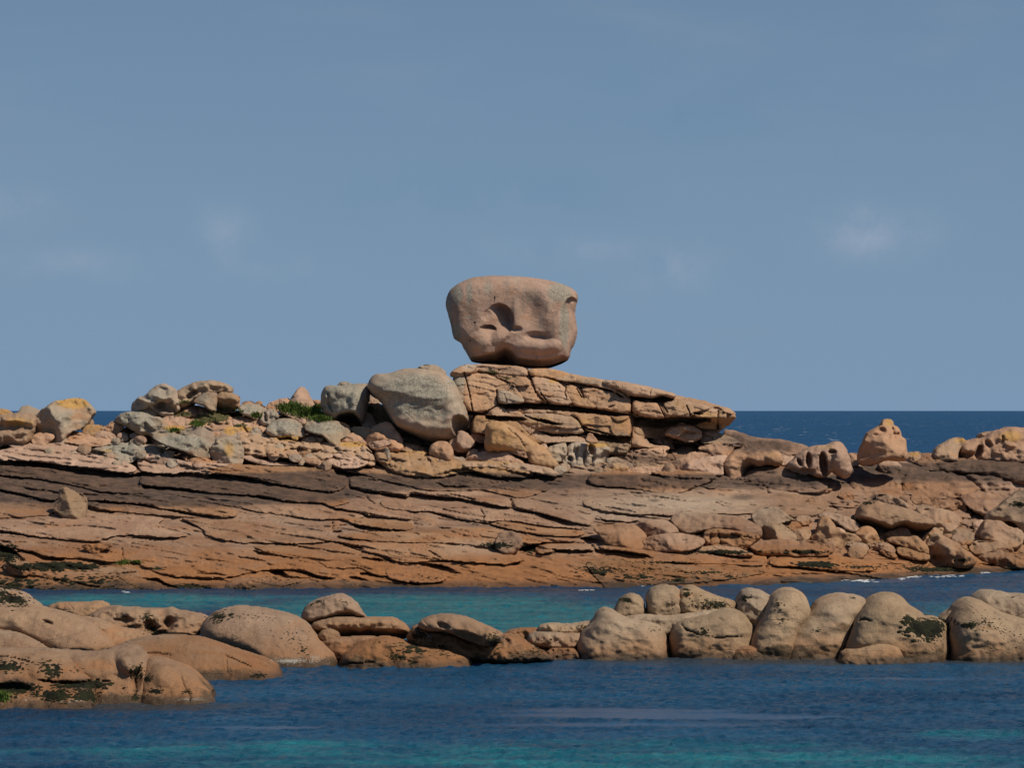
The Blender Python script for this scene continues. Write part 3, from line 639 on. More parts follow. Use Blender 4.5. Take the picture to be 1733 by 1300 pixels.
# beds of the shelf, each between two of its cracks
S('T1', [(60,555),(70,500),(230,480),(320,530),(330,520),(480,520),(650,560),(640,610),(440,600),(330,580),(200,570)], 'pink')
S('T1', [(430,510),(520,430),(640,450),(690,480),(850,490),(850,530),(670,555),(560,540),(460,520)], 'pink')
S('T1', [(-80,590),(60,560),(130,545),(350,560),(620,610),(700,600),(910,660),(1000,690),(1000,740),(880,738),(700,708),(550,694),(360,668),(250,653),(0,656),(-80,656)], 'pink', off=.45)
S('T1', [(1000,640),(1040,640),(1300,680),(1520,690),(1733,710),(1900,760),(1733,785),(1640,748),(1500,758),(1330,738),(1270,752),(1130,748),(1025,735)], 'pink', off=.45)
S('T1', [(1000,630),(1000,600),(1120,580),(1300,640),(1440,670),(1550,660),(1733,680),(1733,740),(1600,715),(1420,690),(1180,660),(1100,655)], 'pink')
S('U1', [(-80,120),(0,120),(300,130),(500,160),(560,190),(850,235),(1020,260),(1090,325),(900,325),(740,315),(600,280),(450,245),(200,208),(-80,193)])
S('U1', [(-80,215),(200,235),(440,265),(690,325),(430,350),(400,392),(250,352),(130,323),(0,298),(-80,288)])
S('U1', [(-80,340),(130,360),(395,412),(400,480),(300,490),(0,510),(-80,510)])
S('U1', [(640,385),(650,335),(1080,362),(1300,380),(1430,385),(1733,430),(1740,500),(1600,505),(1300,450),(1180,440),(1080,410),(890,393),(690,378)])
S('U1', [(1020,200),(1130,205),(1450,235),(1980,265),(2200,300),(2450,335),(2600,380),(2450,428),(2350,392),(2150,392),(1930,348),(1820,337),(1600,325),(1530,322),(1380,292),(1230,278),(1030,268)])
S('U2', [(380,100),(540,120),(900,128),(1160,130),(1245,200),(1250,275),(1150,325),(900,288),(700,252),(430,192),(150,172)])
S('U2', [(440,60),(540,40),(700,85),(800,100),(960,130),(800,125),(620,125)], 'pink')
S('U3', [(-310,185),(-300,120),(-170,110),(0,165),(330,235),(660,215),(880,270),(888,345),(750,322),(500,272),(320,257),(150,232),(130,247),(0,238),(-180,207)])
S('U3', [(895,275),(1000,300),(1350,370),(1500,405),(1480,472),(1400,468),(1250,422),(1100,382),(905,342)])
S('U3', [(-300,60),(0,60),(350,110),(650,120),(850,160),(1250,170),(1000,280),(850,253),(660,208),(330,230),(200,205),(0,160),(-170,110)])
S('U3', [(-100,300),(0,278),(150,305),(270,345),(560,350),(900,365),(1250,475),(1450,500),(1330,500),(1100,478),(820,432),(700,460),(500,428),(290,368),(0,370)])
S('U3', [(700,465),(830,438),(1100,490),(1450,512),(1400,562),(1100,548),(900,508)])
S('U3', [(-200,480),(0,520),(180,500),(500,500),(700,480),(900,530),(1090,562),(1160,600),(880,662),(640,620),(300,600),(0,600),(-200,590)])
S('U3', [(-40,660),(0,640),(160,605),(300,600),(640,640),(880,680),(985,728),(930,747),(840,767),(600,745),(300,725),(0,705)], off=.4)
S('U3', [(960,520),(1100,560),(1380,570),(1340,600),(1180,600),(1080,600)])
S('U1', [(-80,520),(260,520),(600,500),(900,480),(1240,500),(1130,560),(1280,600),(1410,635),(1260,657),(900,622),(700,688),(450,668),(200,632),(0,598),(-80,596)])
S('U1', [(1300,500),(1600,520),(1733,520),(2080,560),(2430,640),(2440,680),(2200,700),(1900,690),(1733,690),(1500,640),(1500,600),(1400,545)])
S('U1', [(-80,640),(200,652),(700,700),(820,712),(1100,690),(1500,690),(1640,740),(1200,820),(1050,840),(800,830),(600,810),(470,798),(330,793),(260,758),(120,733),(0,705),(-80,690)])
S('U1', [(1440,380),(1700,400),(2100,410),(2440,440),(2740,495),(2500,520),(2300,520),(1950,470),(1733,430)])
S('U2', [(1160,420),(1420,400),(1733,430),(1733,520),(1640,520),(1400,488),(1350,470),(1160,438)])
S('U2', [(1190,510),(1250,500),(1640,530),(1733,540),(1733,600),(1560,595),(1430,572),(1320,560)])
S('U2', [(1200,620),(1500,610),(1733,610),(1733,690),(1420,675),(1250,655),(1170,640)])
S('U5', [(-80,470),(200,470),(300,470),(640,460),(750,430),(1000,430),(1020,500),(1200,570),(1300,620),(900,618),(600,680),(-80,690)], 'brown')
S('U6', [(-720,470),(-680,420),(-430,390),(-100,350),(100,400),(200,450),(360,470),(550,450),(690,540),(700,600),(600,590),(500,548),(400,538),(320,538),(230,543),(100,560),(-50,600),(-300,600),(-480,590),(-700,520)], off=.5)
S('U6', [(100,380),(200,360),(500,365),(740,350),(900,410),(1180,490),(1200,510),(1100,600),(960,558),(900,520),(700,540),(560,460),(380,450)])
S('U6', [(1080,520),(1250,505),(1480,530),(1550,580),(1530,632),(1330,638),(1200,628),(1100,600)], off=.4)
S('U6', [(-80,600),(300,590),(600,625),(900,615),(1200,655),(1500,660),(1600,690),(1600,740),(-80,740)], 'brown')
S('U6', [(740,330),(1100,340),(1733,370),(1733,480),(1500,465),(1330,490),(1180,490),(1080,430),(900,400)])
S('U3', [(1050,622),(1180,605),(1475,615),(1480,660),(1230,652),(1180,675),(1080,690)], off=.5)
S('U4', [(60,530),(250,535),(420,585),(430,610),(250,580),(60,562)], off=.5)
S('U4', [(-60,640),(160,620),(330,650),(700,680),(1000,690),(1270,700),(1300,740),(900,800),(400,830),(300,900),(160,900),(20,760)], 'brown', off=.15)
S('U4', [(470,620),(700,600),(1270,630),(1280,690),(1000,672),(700,665),(330,652)])
S('U4', [(1310,620),(1733,600),(2100,650),(2100,735),(1733,715),(1500,688),(1310,690)])
S('T6', [(-400,770),(0,660),(400,660),(800,655),(1300,600),(1733,600),(1733,690),(1300,710),(900,720),(500,745),(0,790)], 'brown')
S('U4', [(-60,180),(400,150),(1000,150),(1733,160),(1733,300),(1490,345),(1360,260),(1180,310),(900,300),(600,320),(480,310),(390,312),(180,300),(-60,250)], off=.25)
S('U4', [(0,330),(180,308),(390,330),(300,370),(100,350)])
S('U1', [(650,400),(900,402),(1180,445),(1560,510),(1200,490),(930,470),(640,430)])

# dark tongues of rock under the boulders and towards the sea
def T(tile, pts, mat='pink', name='rock_slab', lean=2.2, **k):
    k.setdefault('R', 8); k.setdefault('B', 0.7); k.setdefault('film', True); k.setdefault('sit', .8)
    return rock(name, tile, pts, mat, parent=SHELF, lean=lean, **k)
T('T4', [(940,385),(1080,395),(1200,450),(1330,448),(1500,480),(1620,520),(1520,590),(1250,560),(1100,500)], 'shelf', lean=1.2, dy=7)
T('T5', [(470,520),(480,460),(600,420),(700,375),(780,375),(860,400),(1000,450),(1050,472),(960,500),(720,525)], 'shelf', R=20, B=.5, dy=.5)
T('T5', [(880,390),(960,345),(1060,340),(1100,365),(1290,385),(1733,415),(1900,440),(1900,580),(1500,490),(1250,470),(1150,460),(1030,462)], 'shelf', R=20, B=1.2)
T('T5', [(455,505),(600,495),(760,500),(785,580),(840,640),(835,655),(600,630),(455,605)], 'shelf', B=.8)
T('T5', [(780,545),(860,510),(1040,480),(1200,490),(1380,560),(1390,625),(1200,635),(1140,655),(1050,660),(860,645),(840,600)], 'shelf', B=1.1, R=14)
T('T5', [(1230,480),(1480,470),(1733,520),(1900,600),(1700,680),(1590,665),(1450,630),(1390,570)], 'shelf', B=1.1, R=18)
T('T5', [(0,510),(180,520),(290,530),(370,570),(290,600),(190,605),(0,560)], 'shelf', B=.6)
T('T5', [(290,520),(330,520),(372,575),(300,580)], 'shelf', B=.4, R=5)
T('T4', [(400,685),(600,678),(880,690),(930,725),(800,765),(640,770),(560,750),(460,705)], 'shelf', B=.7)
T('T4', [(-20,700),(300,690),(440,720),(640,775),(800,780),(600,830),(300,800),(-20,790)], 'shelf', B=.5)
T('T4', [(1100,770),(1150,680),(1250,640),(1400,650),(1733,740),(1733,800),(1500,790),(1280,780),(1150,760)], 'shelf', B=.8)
T('T4', [(130,530),(250,480),(330,485),(480,490),(560,500),(580,520),(530,540),(600,560),(430,560),(300,555),(190,560)], 'pink', B=.6)
T('T4', [(180,550),(640,560),(740,580),(600,640),(480,640),(300,620),(180,590)], 'shelf', B=.4)
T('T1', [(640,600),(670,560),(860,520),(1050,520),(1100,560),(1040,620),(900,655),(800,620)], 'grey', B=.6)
T('T1', [(1040,545),(1100,530),(1230,570),(1290,612),(1120,600)], 'grey', B=.5)
T('T1', [(1190,310),(1330,250),(1480,250),(1560,300),(1700,320),(1760,400),(1600,430),(1450,400),(1250,350)], 'pink', B=.9, R=20)
T('T1', [(1320,625),(1400,610),(1550,640),(1560,655),(1440,655)], 'pink', B=.3, R=5)
T('T1', [(1480,380),(1560,360),(1760,330),(1900,420),(1740,450),(1640,430),(1560,420)], 'pink', B=.6)
T('T2', [(-40,460),(110,450),(240,500),(210,560),(100,560),(-40,540)], 'pink', B=.6)
T('T2', [(-20,600),(100,560),(250,600),(450,640),(480,700),(340,690),(90,715),(0,650)], 'ochre', B=.6, dy=-.3)
T('T2', [(330,640),(560,640),(800,645),(960,660),(1030,770),(960,780),(880,745),(700,730),(640,775),(470,745),(440,690)], 'ochre', B=.7, dy=-.3)
T('T2', [(650,760),(690,730),(800,725),(900,750),(990,790),(900,805),(740,808),(670,790)], 'pink', B=.5, dy=-.5)
T('T2', [(60,720),(200,690),(440,690),(500,745),(660,780),(680,815),(500,790),(440,765),(250,745),(90,735)], 'pink', B=.5, dy=-.3)
T('T2', [(1010,730),(1060,700),(1180,740),(1400,745),(1640,790),(1900,790),(2050,770),(2240,850),(1900,860),(1700,835),(1480,870),(1200,840),(1040,790)], 'ochre', B=.8, dy=-.6, R=10)
T('T3', [(-20,750),(130,745),(300,740),(480,760),(700,800),(720,835),(500,810),(300,785),(100,790),(0,780)], 'ochre', B=.8, dy=-.8)
T('T2', [(1160,690),(1230,640),(1400,690),(1390,745),(1180,745)], 'ochre', B=.7)
T('T2', [(450,620),(560,580),(650,610),(660,640),(500,645)], 'pink', B=.5)

# ------------------------------------------------------------------ the balanced boulder
DIE = rock('balanced_boulder', 'A0', [(500,150),(420,185),(345,228),(300,275),(278,340),(276,400),(300,480),(325,580),(340,670),(365,695),(405,710),(430,760),(462,815),(490,862),(505,885),(620,897),(840,918),(1000,938),(1150,940),(1240,912),(1300,885),(1342,860),(1360,770),(1388,735),(1415,640),(1408,560),(1392,470),(1400,395),(1420,345),(1412,280),(1345,230),(1220,185),(1060,155),(880,138),(700,133),(590,140)],
    'die', 'giant pink granite boulder, hollowed like a die, balanced on top of the stepped outcrop', 'balancing rock', B=2.0, R=17, lean=0.12, Y=110.6, rough=.24, g=1.1, chk=1, dil=0, seed=3.3, feats=[
    ('A0','under',[(270,760),(490,840),(560,825),(640,803),(700,790),(790,752),(850,778),(905,838),(1000,852),(1100,858),(1200,845),(1290,822),(1340,850),(1420,800)],0.12,1.0),
    ('A0','scoop',735,525,132,150,.95,.85,-.6),('A0','dent',700,600,130,130,.18,1.6),('A0','scoop',640,600,75,42,.5,.3,-1),('A0','dent',630,480,50,50,.08,1.0),
    ('A0','dent',885,598,60,34,.2,1.3),('A0','dent',1060,660,130,50,.22,1.4,4),('A0','dent',1010,430,150,230,.26,2.0),('A0','bump',1080,745,230,80,.30,1.3),
    ('A0','dent',790,800,110,90,.35,1.4),('A0','bump',880,480,50,170,.12,1.6),('A0','bump',760,640,120,70,.2,1.2,-40),
    ('A0','dent',1350,600,75,240,.45,1.0,-3),('A0','scoop',1362,450,72,130,.6,-.3,-1),('A0','bump',1225,560,120,280,.22,2.0),('A0','dent',430,480,130,200,.10,1.5),
    ('A0','dent',385,640,70,60,.12,1),('A0','dent',1215,430,60,120,.08,2,25),('A0','dent',525,543,9,8,.14,1),('A0','dent',488,693,9,9,.14,1),
    ('A0','bump',560,700,120,90,.18,1.3,-20),('A0','vcrack',[(697,320,4),(690,362,4)],.1)])

# ------------------------------------------------------------------ the stepped outcrop that carries it
OUT = bpy.data.objects.new('stepped_outcrop', None); COL.objects.link(OUT); OUT.location = (4.0, 110, 4.2)
tag(OUT, 'stepped pink and ochre granite outcrop with black gaps, directly under the balanced boulder', 'outcrop')
def O(tile, pts, mat='pink', name='rock_block', dy=0.0, off=0.42, R=5, core=False, g=1.2, **k):
    return rock(name, tile, pts, mat, parent=OUT, slab='out', off=off, R=R, dy=dy + (0.55 if core else 0.0), g=g, chk=1, dil=0 if core else 1.0)
O('T3', [(20,70),(140,30),(480,60),(760,90),(1060,145),(1300,190),(1500,240),(1840,310),(2010,370),(2020,440),(1840,560),(1600,640),(1100,640),(700,640),(250,640),(60,560),(10,300)], 'warm', 'rock_core', core=True, R=8)
O('T3', [(-90,110),(-40,60),(60,25),(150,60),(100,100),(20,110),(-30,130)], 'warm', 'rock_block')
O('T3', [(60,40),(140,28),(300,38),(440,48),(482,66),(505,112),(400,115),(220,90),(110,82)], 'warm', 'rock_block')
O('T3', [(485,66),(640,60),(760,85),(820,112),(800,135),(640,130),(520,118)], 'warm', 'rock_block')
O('T3', [(-60,110),(10,80),(70,110),(60,200),(30,330),(-10,350),(-40,200)], 'grey', 'rock_block')
O('T3', [(25,120),(90,90),(250,108),(390,160),(430,235),(480,300),(330,322),(272,322),(180,384),(60,372),(22,350),(10,230)], 'warm', 'rock_block')
O('T3', [(205,85),(330,90),(480,115),(530,180),(560,240),(620,315),(460,315),(420,240),(390,165),(260,115)], 'warm', 'rock_block')
O('T3', [(520,120),(640,125),(760,190),(780,240),(830,330),(640,315),(560,240),(510,160)], 'warm', 'rock_block')
O('T3', [(750,190),(850,180),(890,260),(1000,300),(1000,360),(830,335),(770,260)], 'warm', 'rock_block')
O('T3', [(870,190),(1110,225),(1200,240),(1250,285),(1250,395),(1120,372),(980,350),(890,265)], 'warm', 'rock_block')
O('T3', [(640,115),(780,95),(900,122),(1040,140),(1110,165),(1250,225),(1245,285),(1180,262),(1110,222),(1000,195),(860,168),(720,152)], 'ochre', 'rock_block')
O('T3', [(1000,150),(1150,150),(1350,190),(1500,228),(1582,250),(1560,282),(1475,248),(1420,278),(1330,268),(1260,262),(1190,225),(1060,180)], 'warm', 'overhanging_slab', off=.9)
O('T3', [(265,225),(330,220),(400,255),(480,298),(400,322),(275,322)], 'grey', 'rock_block', dy=-.35)
O('T3', [(185,395),(270,325),(360,350),(470,400),(420,422),(200,412)], 'warm', 'rock_block')
O('T3', [(440,385),(540,350),(660,345),(665,385),(540,392)], 'warm', 'rock_block')
O('T3', [(350,430),(470,390),(660,385),(860,430),(910,520),(880,540),(740,530),(700,540),(560,520),(450,455)], 'ochre', 'rock_block')
O('T3', [(400,452),(500,440),(600,510),(740,540),(900,570),(920,605),(720,602),(600,610),(500,555)], 'warm', 'rock_block')
O('T3', [(795,385),(930,380),(1130,412),(1252,400),(1250,555),(1190,550),(1130,555),(940,532),(880,470),(850,420)], 'warm', 'rock_block')
O('T3', [(75,465),(100,405),(210,408),(420,440),(480,520),(620,612),(520,640),(350,560),(190,545),(90,535)], 'ochre', 'rock_block')
O('T4', [(305,165),(350,155),(420,152),(530,215),(560,285),(500,292),(310,268)], 'warm', 'rock_block')
O('T4', [(540,180),(620,150),(700,175),(760,195),(760,285),(620,275),(540,285),(520,230)], 'ochre', 'rock_block')
O('T4', [(740,190),(880,222),(940,250),(938,365),(880,350),(868,290),(740,280)], 'ochre', 'rock_block')
O('T4', [(610,152),(760,185),(880,215),(940,245),(900,262),(760,215),(640,190)], 'warm', 'rock_block')
O('T4', [(932,245),(985,238),(992,262),(982,378),(930,372)], 'ochre', 'end_block')
O('T4', [(750,345),(870,318),(932,362),(900,378),(800,368)], 'ochre', 'rock_block')
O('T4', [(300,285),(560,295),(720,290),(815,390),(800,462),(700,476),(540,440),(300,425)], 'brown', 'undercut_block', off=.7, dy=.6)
O('T4', [(530,412),(580,360),(660,325),(740,345),(810,390),(815,440),(750,470),(680,465),(600,435)], 'warm', 'undercut_block', off=.7, dy=-.5)
O('T4', [(800,402),(880,388),(1050,440),(1105,480),(900,484),(795,474)], 'brown', 'rock_block')
O('T4', [(-20,250),(0,265),(280,330),(290,560),(150,560),(-20,540)], 'brown', 'rock_block')

# ------------------------------------------------------------------ boulders on the island, left to right
def Bd(tile, pts, mat, label, **k):
    k.setdefault('name', 'boulder'); name = k.pop('name'); k.setdefault('wr', .35); k.setdefault('chk', 2 if tile == 'U4' else 1); k.setdefault('rough', .6 if tile == 'U4' else 1.0); k.setdefault('sit', .55); k.setdefault('facet', 0 if k.get('feats') or k.get('film') else 5); return rock(name, tile, pts, mat, label, **k)
Bd('T1', [(-80,275),(0,270),(60,278),(95,300),(60,325),(-80,330)], 'ochre', 'low rounded ochre boulder cut by the left edge of the picture, against the sea horizon')
Bd('T1', [(-80,322),(30,318),(130,305),(270,318),(255,400),(230,485),(60,500),(-80,485)], 'ochre', 'broad ochre boulder with a shaded hollow across its face, left of the orange-topped boulder', B=1.4, feats=[('T1','dent',90,400,170,45,.5,1.0)])
Bd('T1', [(215,400),(240,345),(300,290),(360,245),(400,222),(480,208),(560,198),(610,210),(650,255),(690,285),(665,320),(640,370),(590,415),(520,430),(460,480),(400,495),(370,465),(300,450),(220,470)], 'grey', 'large pale boulder with a bright orange lichen cap at the left end of the island', facet=5, B=1.5, lean=.15)
Bd('T1', [(230,480),(270,450),(300,445),(390,455),(400,480),(320,530),(240,520)], 'pink', 'small flat pink stone wedged under the orange-capped boulder', facet=4)
Bd('T1', [(-60,470),(20,475),(55,500),(0,530),(-60,530)], 'grey', 'small dark grey stone at the left edge under the broad ochre boulder')
Bd('T1', [(600,425),(630,385),(690,390),(762,390),(765,420),(690,470),(610,460)], 'ochre', 'squat ochre stone beside the strip of sea, right of the orange-capped boulder', facet=4)
Bd('T1', [(640,388),(650,355),(670,348),(685,360),(685,392)], 'ochre', 'tiny upright ochre knob in front of the strip of sea')
Bd('T1', [(758,408),(800,385),(850,372),(925,395),(850,440),(790,432)], 'pink', 'flat pink stone at the foot of the grey boulder, by the strip of sea', facet=4)
Bd('T1', [(800,385),(805,368),(850,360),(880,378),(850,388)], 'ochre', 'little ochre stone on the skyline just left of the grey boulder')
Bd('T1', [(690,470),(730,430),(800,440),(850,470),(840,490),(700,490)], 'pink', 'smooth pink stone below the strip of sea')
Bd('T1', [(845,345),(900,300),(1000,295),(1070,305),(1110,330),(1180,335),(1220,380),(1245,410),(1230,450),(1120,452),(1100,425),(1040,437),(960,415),(900,380),(850,362)], 'grey', 'long knobbly grey boulder overhanging a black shadow left of the mound', B=1.2, wr=.7, feats=[('T1','dent',1130,360,60,30,.4,.8,20),('T1','bump',1000,370,60,60,.3,1)])
Bd('T1', [(850,470),(880,445),(925,448),(945,485),(870,492)], 'pink', 'small pink stone in the shadow under the long grey boulder', dy=.2)
Bd('T1', [(965,250),(1010,190),(1060,185),(1110,130),(1170,95),(1220,95),(1290,140),(1320,190),(1330,240),(1290,290),(1230,295),(1160,290),(1100,245),(1040,270),(985,285)], 'grey', 'wrinkled grey and pink boulder that peaks on the left of the mound skyline', B=1.4, wr=1.0, feats=[('T1','dent',1210,260,90,40,.7,.6,10),('T1','bump',1150,190,50,90,.3,1.0,40)])
Bd('T1', [(1030,290),(1060,250),(1110,245),(1150,285),(1150,310),(1060,315)], 'grey', 'small pale stone leaning at the foot of the wrinkled peak boulder', facet=4)
Bd('T1', [(1280,170),(1340,120),(1400,90),(1450,75),(1560,66),(1630,80),(1695,112),(1695,158),(1600,150),(1500,160),(1440,205),(1340,240),(1310,215)], 'grey', 'arched flat-topped slab lying on the mound skyline over a dark hollow', name='slab', B=1.1, wr=.8, dy=-.4, feats=[('T1','dent',1400,170,60,25,.6,.7,-35)])
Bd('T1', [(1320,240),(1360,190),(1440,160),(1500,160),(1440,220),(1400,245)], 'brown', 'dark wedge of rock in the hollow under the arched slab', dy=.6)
Bd('T1', [(1418,215),(1460,180),(1510,152),(1585,150),(1590,180),(1583,235),(1570,278),(1500,243),(1440,230)], 'grey', 'angular pale grey boulder with a pointed snout below the arched slab', facet=5, dy=-.8)
Bd('T1', [(1585,150),(1640,145),(1700,155),(1745,190),(1740,262),(1600,268),(1580,235)], 'brown', 'square brown block with a shaded front, right of the pointed pale boulder', B=.7, face=-.6, dy=-.5, feats=[('T1','under',[(1580,185),(1740,205)],.05,1)])
Bd('T1', [(1590,155),(1650,142),(1745,170),(1760,200),(1700,205),(1600,185)], 'pink', 'thin pale lid stone lying on the square brown block', name='stone', dy=-1.0)
Bd('T1', [(1190,345),(1230,325),(1290,322),(1360,340),(1400,378),(1380,408),(1310,425),(1240,412),(1195,385)], 'pink', 'oval pink boulder rimmed with orange lichen, just right of the long grey boulder', B=.8)
Bd('T1', [(1310,440),(1360,410),(1440,402),(1530,410),(1570,450),(1572,552),(1520,540),(1440,470),(1350,460)], 'grey', 'dark-faced grey boulder casting a black shadow beside the long tilted slab', facet=5, B=.8)
Bd('T1', [(1115,465),(1150,455),(1180,455),(1260,450),(1340,475),(1400,462),(1440,465),(1500,520),(1542,585),(1520,612),(1430,585),(1330,568),(1230,540),(1160,510)], 'grey', 'long tilted grey slab with a thick shadow beneath, in the middle of the left mound', name='slab', B=.8, dy=-.6, lean=.5)
Bd('T1', [(1560,440),(1600,425),(1660,420),(1760,440),(1760,500),(1640,495),(1575,505)], 'grey', 'squarish lichen-grey boulder right of the dark-faced one', facet=4)
Bd('T1', [(1540,580),(1575,520),(1640,480),(1700,490),(1780,520),(1780,660),(1700,665),(1600,640),(1545,610)], 'grey', 'pale cracked boulder spotted with orange at the lower middle of the left mound', wr=.9)
Bd('T1', [(1310,440),(1330,420),(1360,425),(1350,450),(1320,458)], 'pink', 'tiny pale stone left of the dark-faced grey boulder', name='stone')
Bd('T2', [(-20,310),(10,303),(28,320),(20,345),(-20,350)], 'grey', 'tiny stone on the skyline right of the square brown block', name='stone', dy=1)
Bd('T2', [(-10,350),(15,345),(30,375),(-10,392)], 'pink', 'small pink stone left of the whitish boulder', name='stone')
Bd('T2', [(35,362),(70,345),(120,347),(130,362),(60,378)], 'pink', 'flat dark-bottomed stone behind the whitish boulder', name='stone', dy=1)
Bd('T2', [(140,355),(170,343),(190,352),(185,372),(140,372)], 'ochre', 'tiny skyline stone behind the right end of the whitish boulder', name='stone', dy=1)
Bd('T2', [(15,392),(60,365),(130,358),(185,372),(220,405),(205,435),(180,480),(100,452),(40,440)], 'grey', 'whitish flat-topped boulder above a grass tuft, left of the grass bank', facet=5, B=.8)
Bd('T2', [(172,495),(178,445),(215,415),(255,400),(300,425),(312,455),(300,478),(250,500)], 'grey', 'split grey boulder with a dark notch, right of the whitish flat-topped one', B=.7, feats=[('T2','vcrack',[(210,430,10),(215,490,14)],.3)])
Bd('T2', [(200,385),(240,380),(320,395),(315,412),(240,405)], 'pink', 'flat pink stone behind the split grey boulder', name='stone', dy=.6)
Bd('T2', [(228,365),(270,345),(330,325),(390,322),(400,360),(395,382),(300,380),(238,385)], 'pink', 'low pink ledge stone on the skyline behind the grass bank', dy=.6)
Bd('T2', [(385,385),(395,345),(420,300),(450,262),(472,243),(500,248),(520,280),(550,340),(590,398),(585,418),(480,405),(400,388)], 'pink', 'pointed pink pinnacle stone standing in the green grass', facet=4, B=.9, wr=.5)
Bd('T2', [(545,340),(580,335),(630,345),(625,388),(580,385)], 'pink', 'pale low stone between the pointed pinnacle and the grey block', name='stone', dy=1)
Bd('T2', [(628,330),(632,290),(650,245),(700,238),(780,240),(860,225),(945,222),(965,250),(970,310),(950,400),(942,470),(925,528),(830,524),(770,505),(715,478),(690,440),(640,430),(628,380)], 'grey', 'tall squarish grey boulder with a shaded underside, left of the huge round one', B=1.5, R=16, lean=.05, rough=.6, feats=[('T2','under',[(600,500),(700,490),(760,430),(830,412),(870,420),(900,460),(925,505),(980,600)],.16,1.0),('T2','vcrack',[(672,280,8),(680,360,16),(700,420,6)],.22),('T2','bump',880,370,70,120,.3,1)])
Bd('T2', [(742,240),(748,210),(790,198),(840,215),(870,228),(830,242)], 'grey', 'small stone perched on top of the squarish grey boulder', name='stone', dy=1.2)
Bd('T2', [(945,222),(985,205),(1005,240),(1000,300),(965,290)], 'grey', 'narrow stone wedged between the squarish and the huge round grey boulders', name='stone', dy=.5)
Bd('T2', [(975,205),(1010,155),(1070,150),(1130,148),(1200,120),(1270,112),(1340,112),(1450,125),(1540,160),(1580,195),(1610,240),(1640,330),(1690,420),(1692,530),(1680,545),(1625,590),(1600,622),(1540,642),(1450,652),(1370,632),(1300,590),(1180,550),(1140,500),(1115,420),(1060,330),(1000,300),(970,260)], 'grey',
   'huge rounded grey boulder with a notch at its lower right, largest left of the outcrop', B=2.0, R=26, rough=.3, lean=0.1, Y=107.4, feats=[('T2','dent',1640,525,62,85,1.1,.5,-18),('T2','under',[(960,400),(1140,500),(1330,560),(1450,600),(1560,600),(1640,560)],.05,1),('T2','under',[(950,200),(1060,320),(1130,430),(1180,520),(1300,580),(1400,640)],.09,1)])
Bd('T2', [(1315,110),(1350,88),(1400,75),(1470,82),(1540,130),(1530,155),(1450,135)], 'grey', 'smooth hump showing on the skyline behind the huge rounded grey boulder', Y=107.9, B=.6)
Bd('T2', [(950,320),(1040,318),(1058,360),(1040,372),(955,362)], 'pink', 'small lit pink stone seen through the gap left of the huge boulder', name='stone', dy=.8)
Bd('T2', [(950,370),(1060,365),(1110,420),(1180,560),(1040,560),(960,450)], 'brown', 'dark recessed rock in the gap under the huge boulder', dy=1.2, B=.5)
Bd('T2', [(922,530),(935,430),(960,430),(1000,458),(1030,515),(1000,532)], 'pink', 'leaning wedge stone under the gap between the two big grey boulders', facet=4)
Bd('T2', [(985,560),(1010,530),(1080,500),(1130,503),(1150,540),(1190,580),(1225,625),(1205,642),(1100,590),(1020,566)], 'pink', 'roof-shaped pink slab leaning below the gap of the grey boulders', name='slab', facet=4, dy=-.3)
Bd('T2', [(958,600),(1010,565),(1080,572),(1140,605),(1218,650),(1220,690),(1100,690),(1000,672),(958,642)], 'pink', 'rounded pink boulder under the roof-shaped slab', dy=-.1, B=.8)
Bd('T2', [(972,648),(1050,635),(1135,628),(1130,655),(1060,668),(985,672)], 'pink', 'thin grey-pink flake lying in front of the rounded pink boulder', name='stone', dy=-.8)
Bd('T2', [(1415,720),(1430,665),(1490,638),(1560,650),(1592,720),(1580,775),(1500,770),(1430,750)], 'pink', 'egg-shaped pink boulder standing at the foot of the huge grey boulder', dy=-.3, lean=.1, B=.9, R=8)
Bd('T2', [(1550,655),(1620,600),(1680,568),(1730,620),(1745,650),(1720,692),(1600,692)], 'pink', 'angular pink block above a black hole, right of the egg-shaped boulder', facet=4, dy=-.1)
Bd('T2', [(1590,740),(1620,760),(1670,755),(1680,785),(1600,785)], 'grey', 'small rubble stone in the black hole below the angular pink block', name='stone')
Bd('T2', [(1690,720),(1760,690),(1780,740),(1740,790),(1690,780)], 'ochre', 'shaded ochre stone right of the rubble below the angular block', name='stone', dy=.3)
Bd('T2', [(210,555),(260,500),(330,470),(430,478),(480,520),(512,580),(460,582),(400,578),(320,585),(240,570)], 'grey', 'flat whitish-grey slab over a black gap, left one of two below the grass bank', name='slab', facet=4, B=.7, dy=-.3)
Bd('T2', [(495,545),(520,490),(570,470),(700,488),(810,515),(835,560),(820,602),(762,610),(752,642),(700,630),(640,592),(560,575)], 'grey', 'large flat pale slab with a hooked right end under the squarish grey boulder', name='slab', facet=4, B=.8, dy=-.3)
Bd('T2', [(835,550),(870,530),(980,540),(1000,560),(955,620),(880,580)], 'ochre', 'ochre triangular stone right of the hooked pale slab', facet=3)
Bd('T2', [(762,640),(790,610),(840,572),(910,600),(965,650),(900,656),(800,645)], 'pink', 'pink stone under the hooked end of the large pale slab', facet=3)
Bd('T2', [(340,428),(400,425),(445,445),(458,472),(400,462)], 'pink', 'purplish pebble lying along the lower edge of the grass bank', name='stone', dy=-.6)
Bd('T2', [(458,480),(475,467),(505,475),(512,495),(490,507),(465,498)], 'pink', 'round purple pebble at the foot of the grass bank', name='stone', dy=-.6)
Bd('T2', [(490,455),(510,440),(560,452),(550,468),(500,466)], 'pink', 'small pink stone half buried in the grass bank', name='stone', dy=-.4)
Bd('T2', [(395,605),(430,595),(455,610),(440,622)], 'grey', 'tiny grey stone on the orange-lichened slab', name='stone', dy=-.6)
Bd('T2', [(1090,690),(1110,683),(1130,740),(1115,755),(1095,725)], 'grey', 'small upright flake sticking out of the ochre ledge', name='stone', dy=-.8)
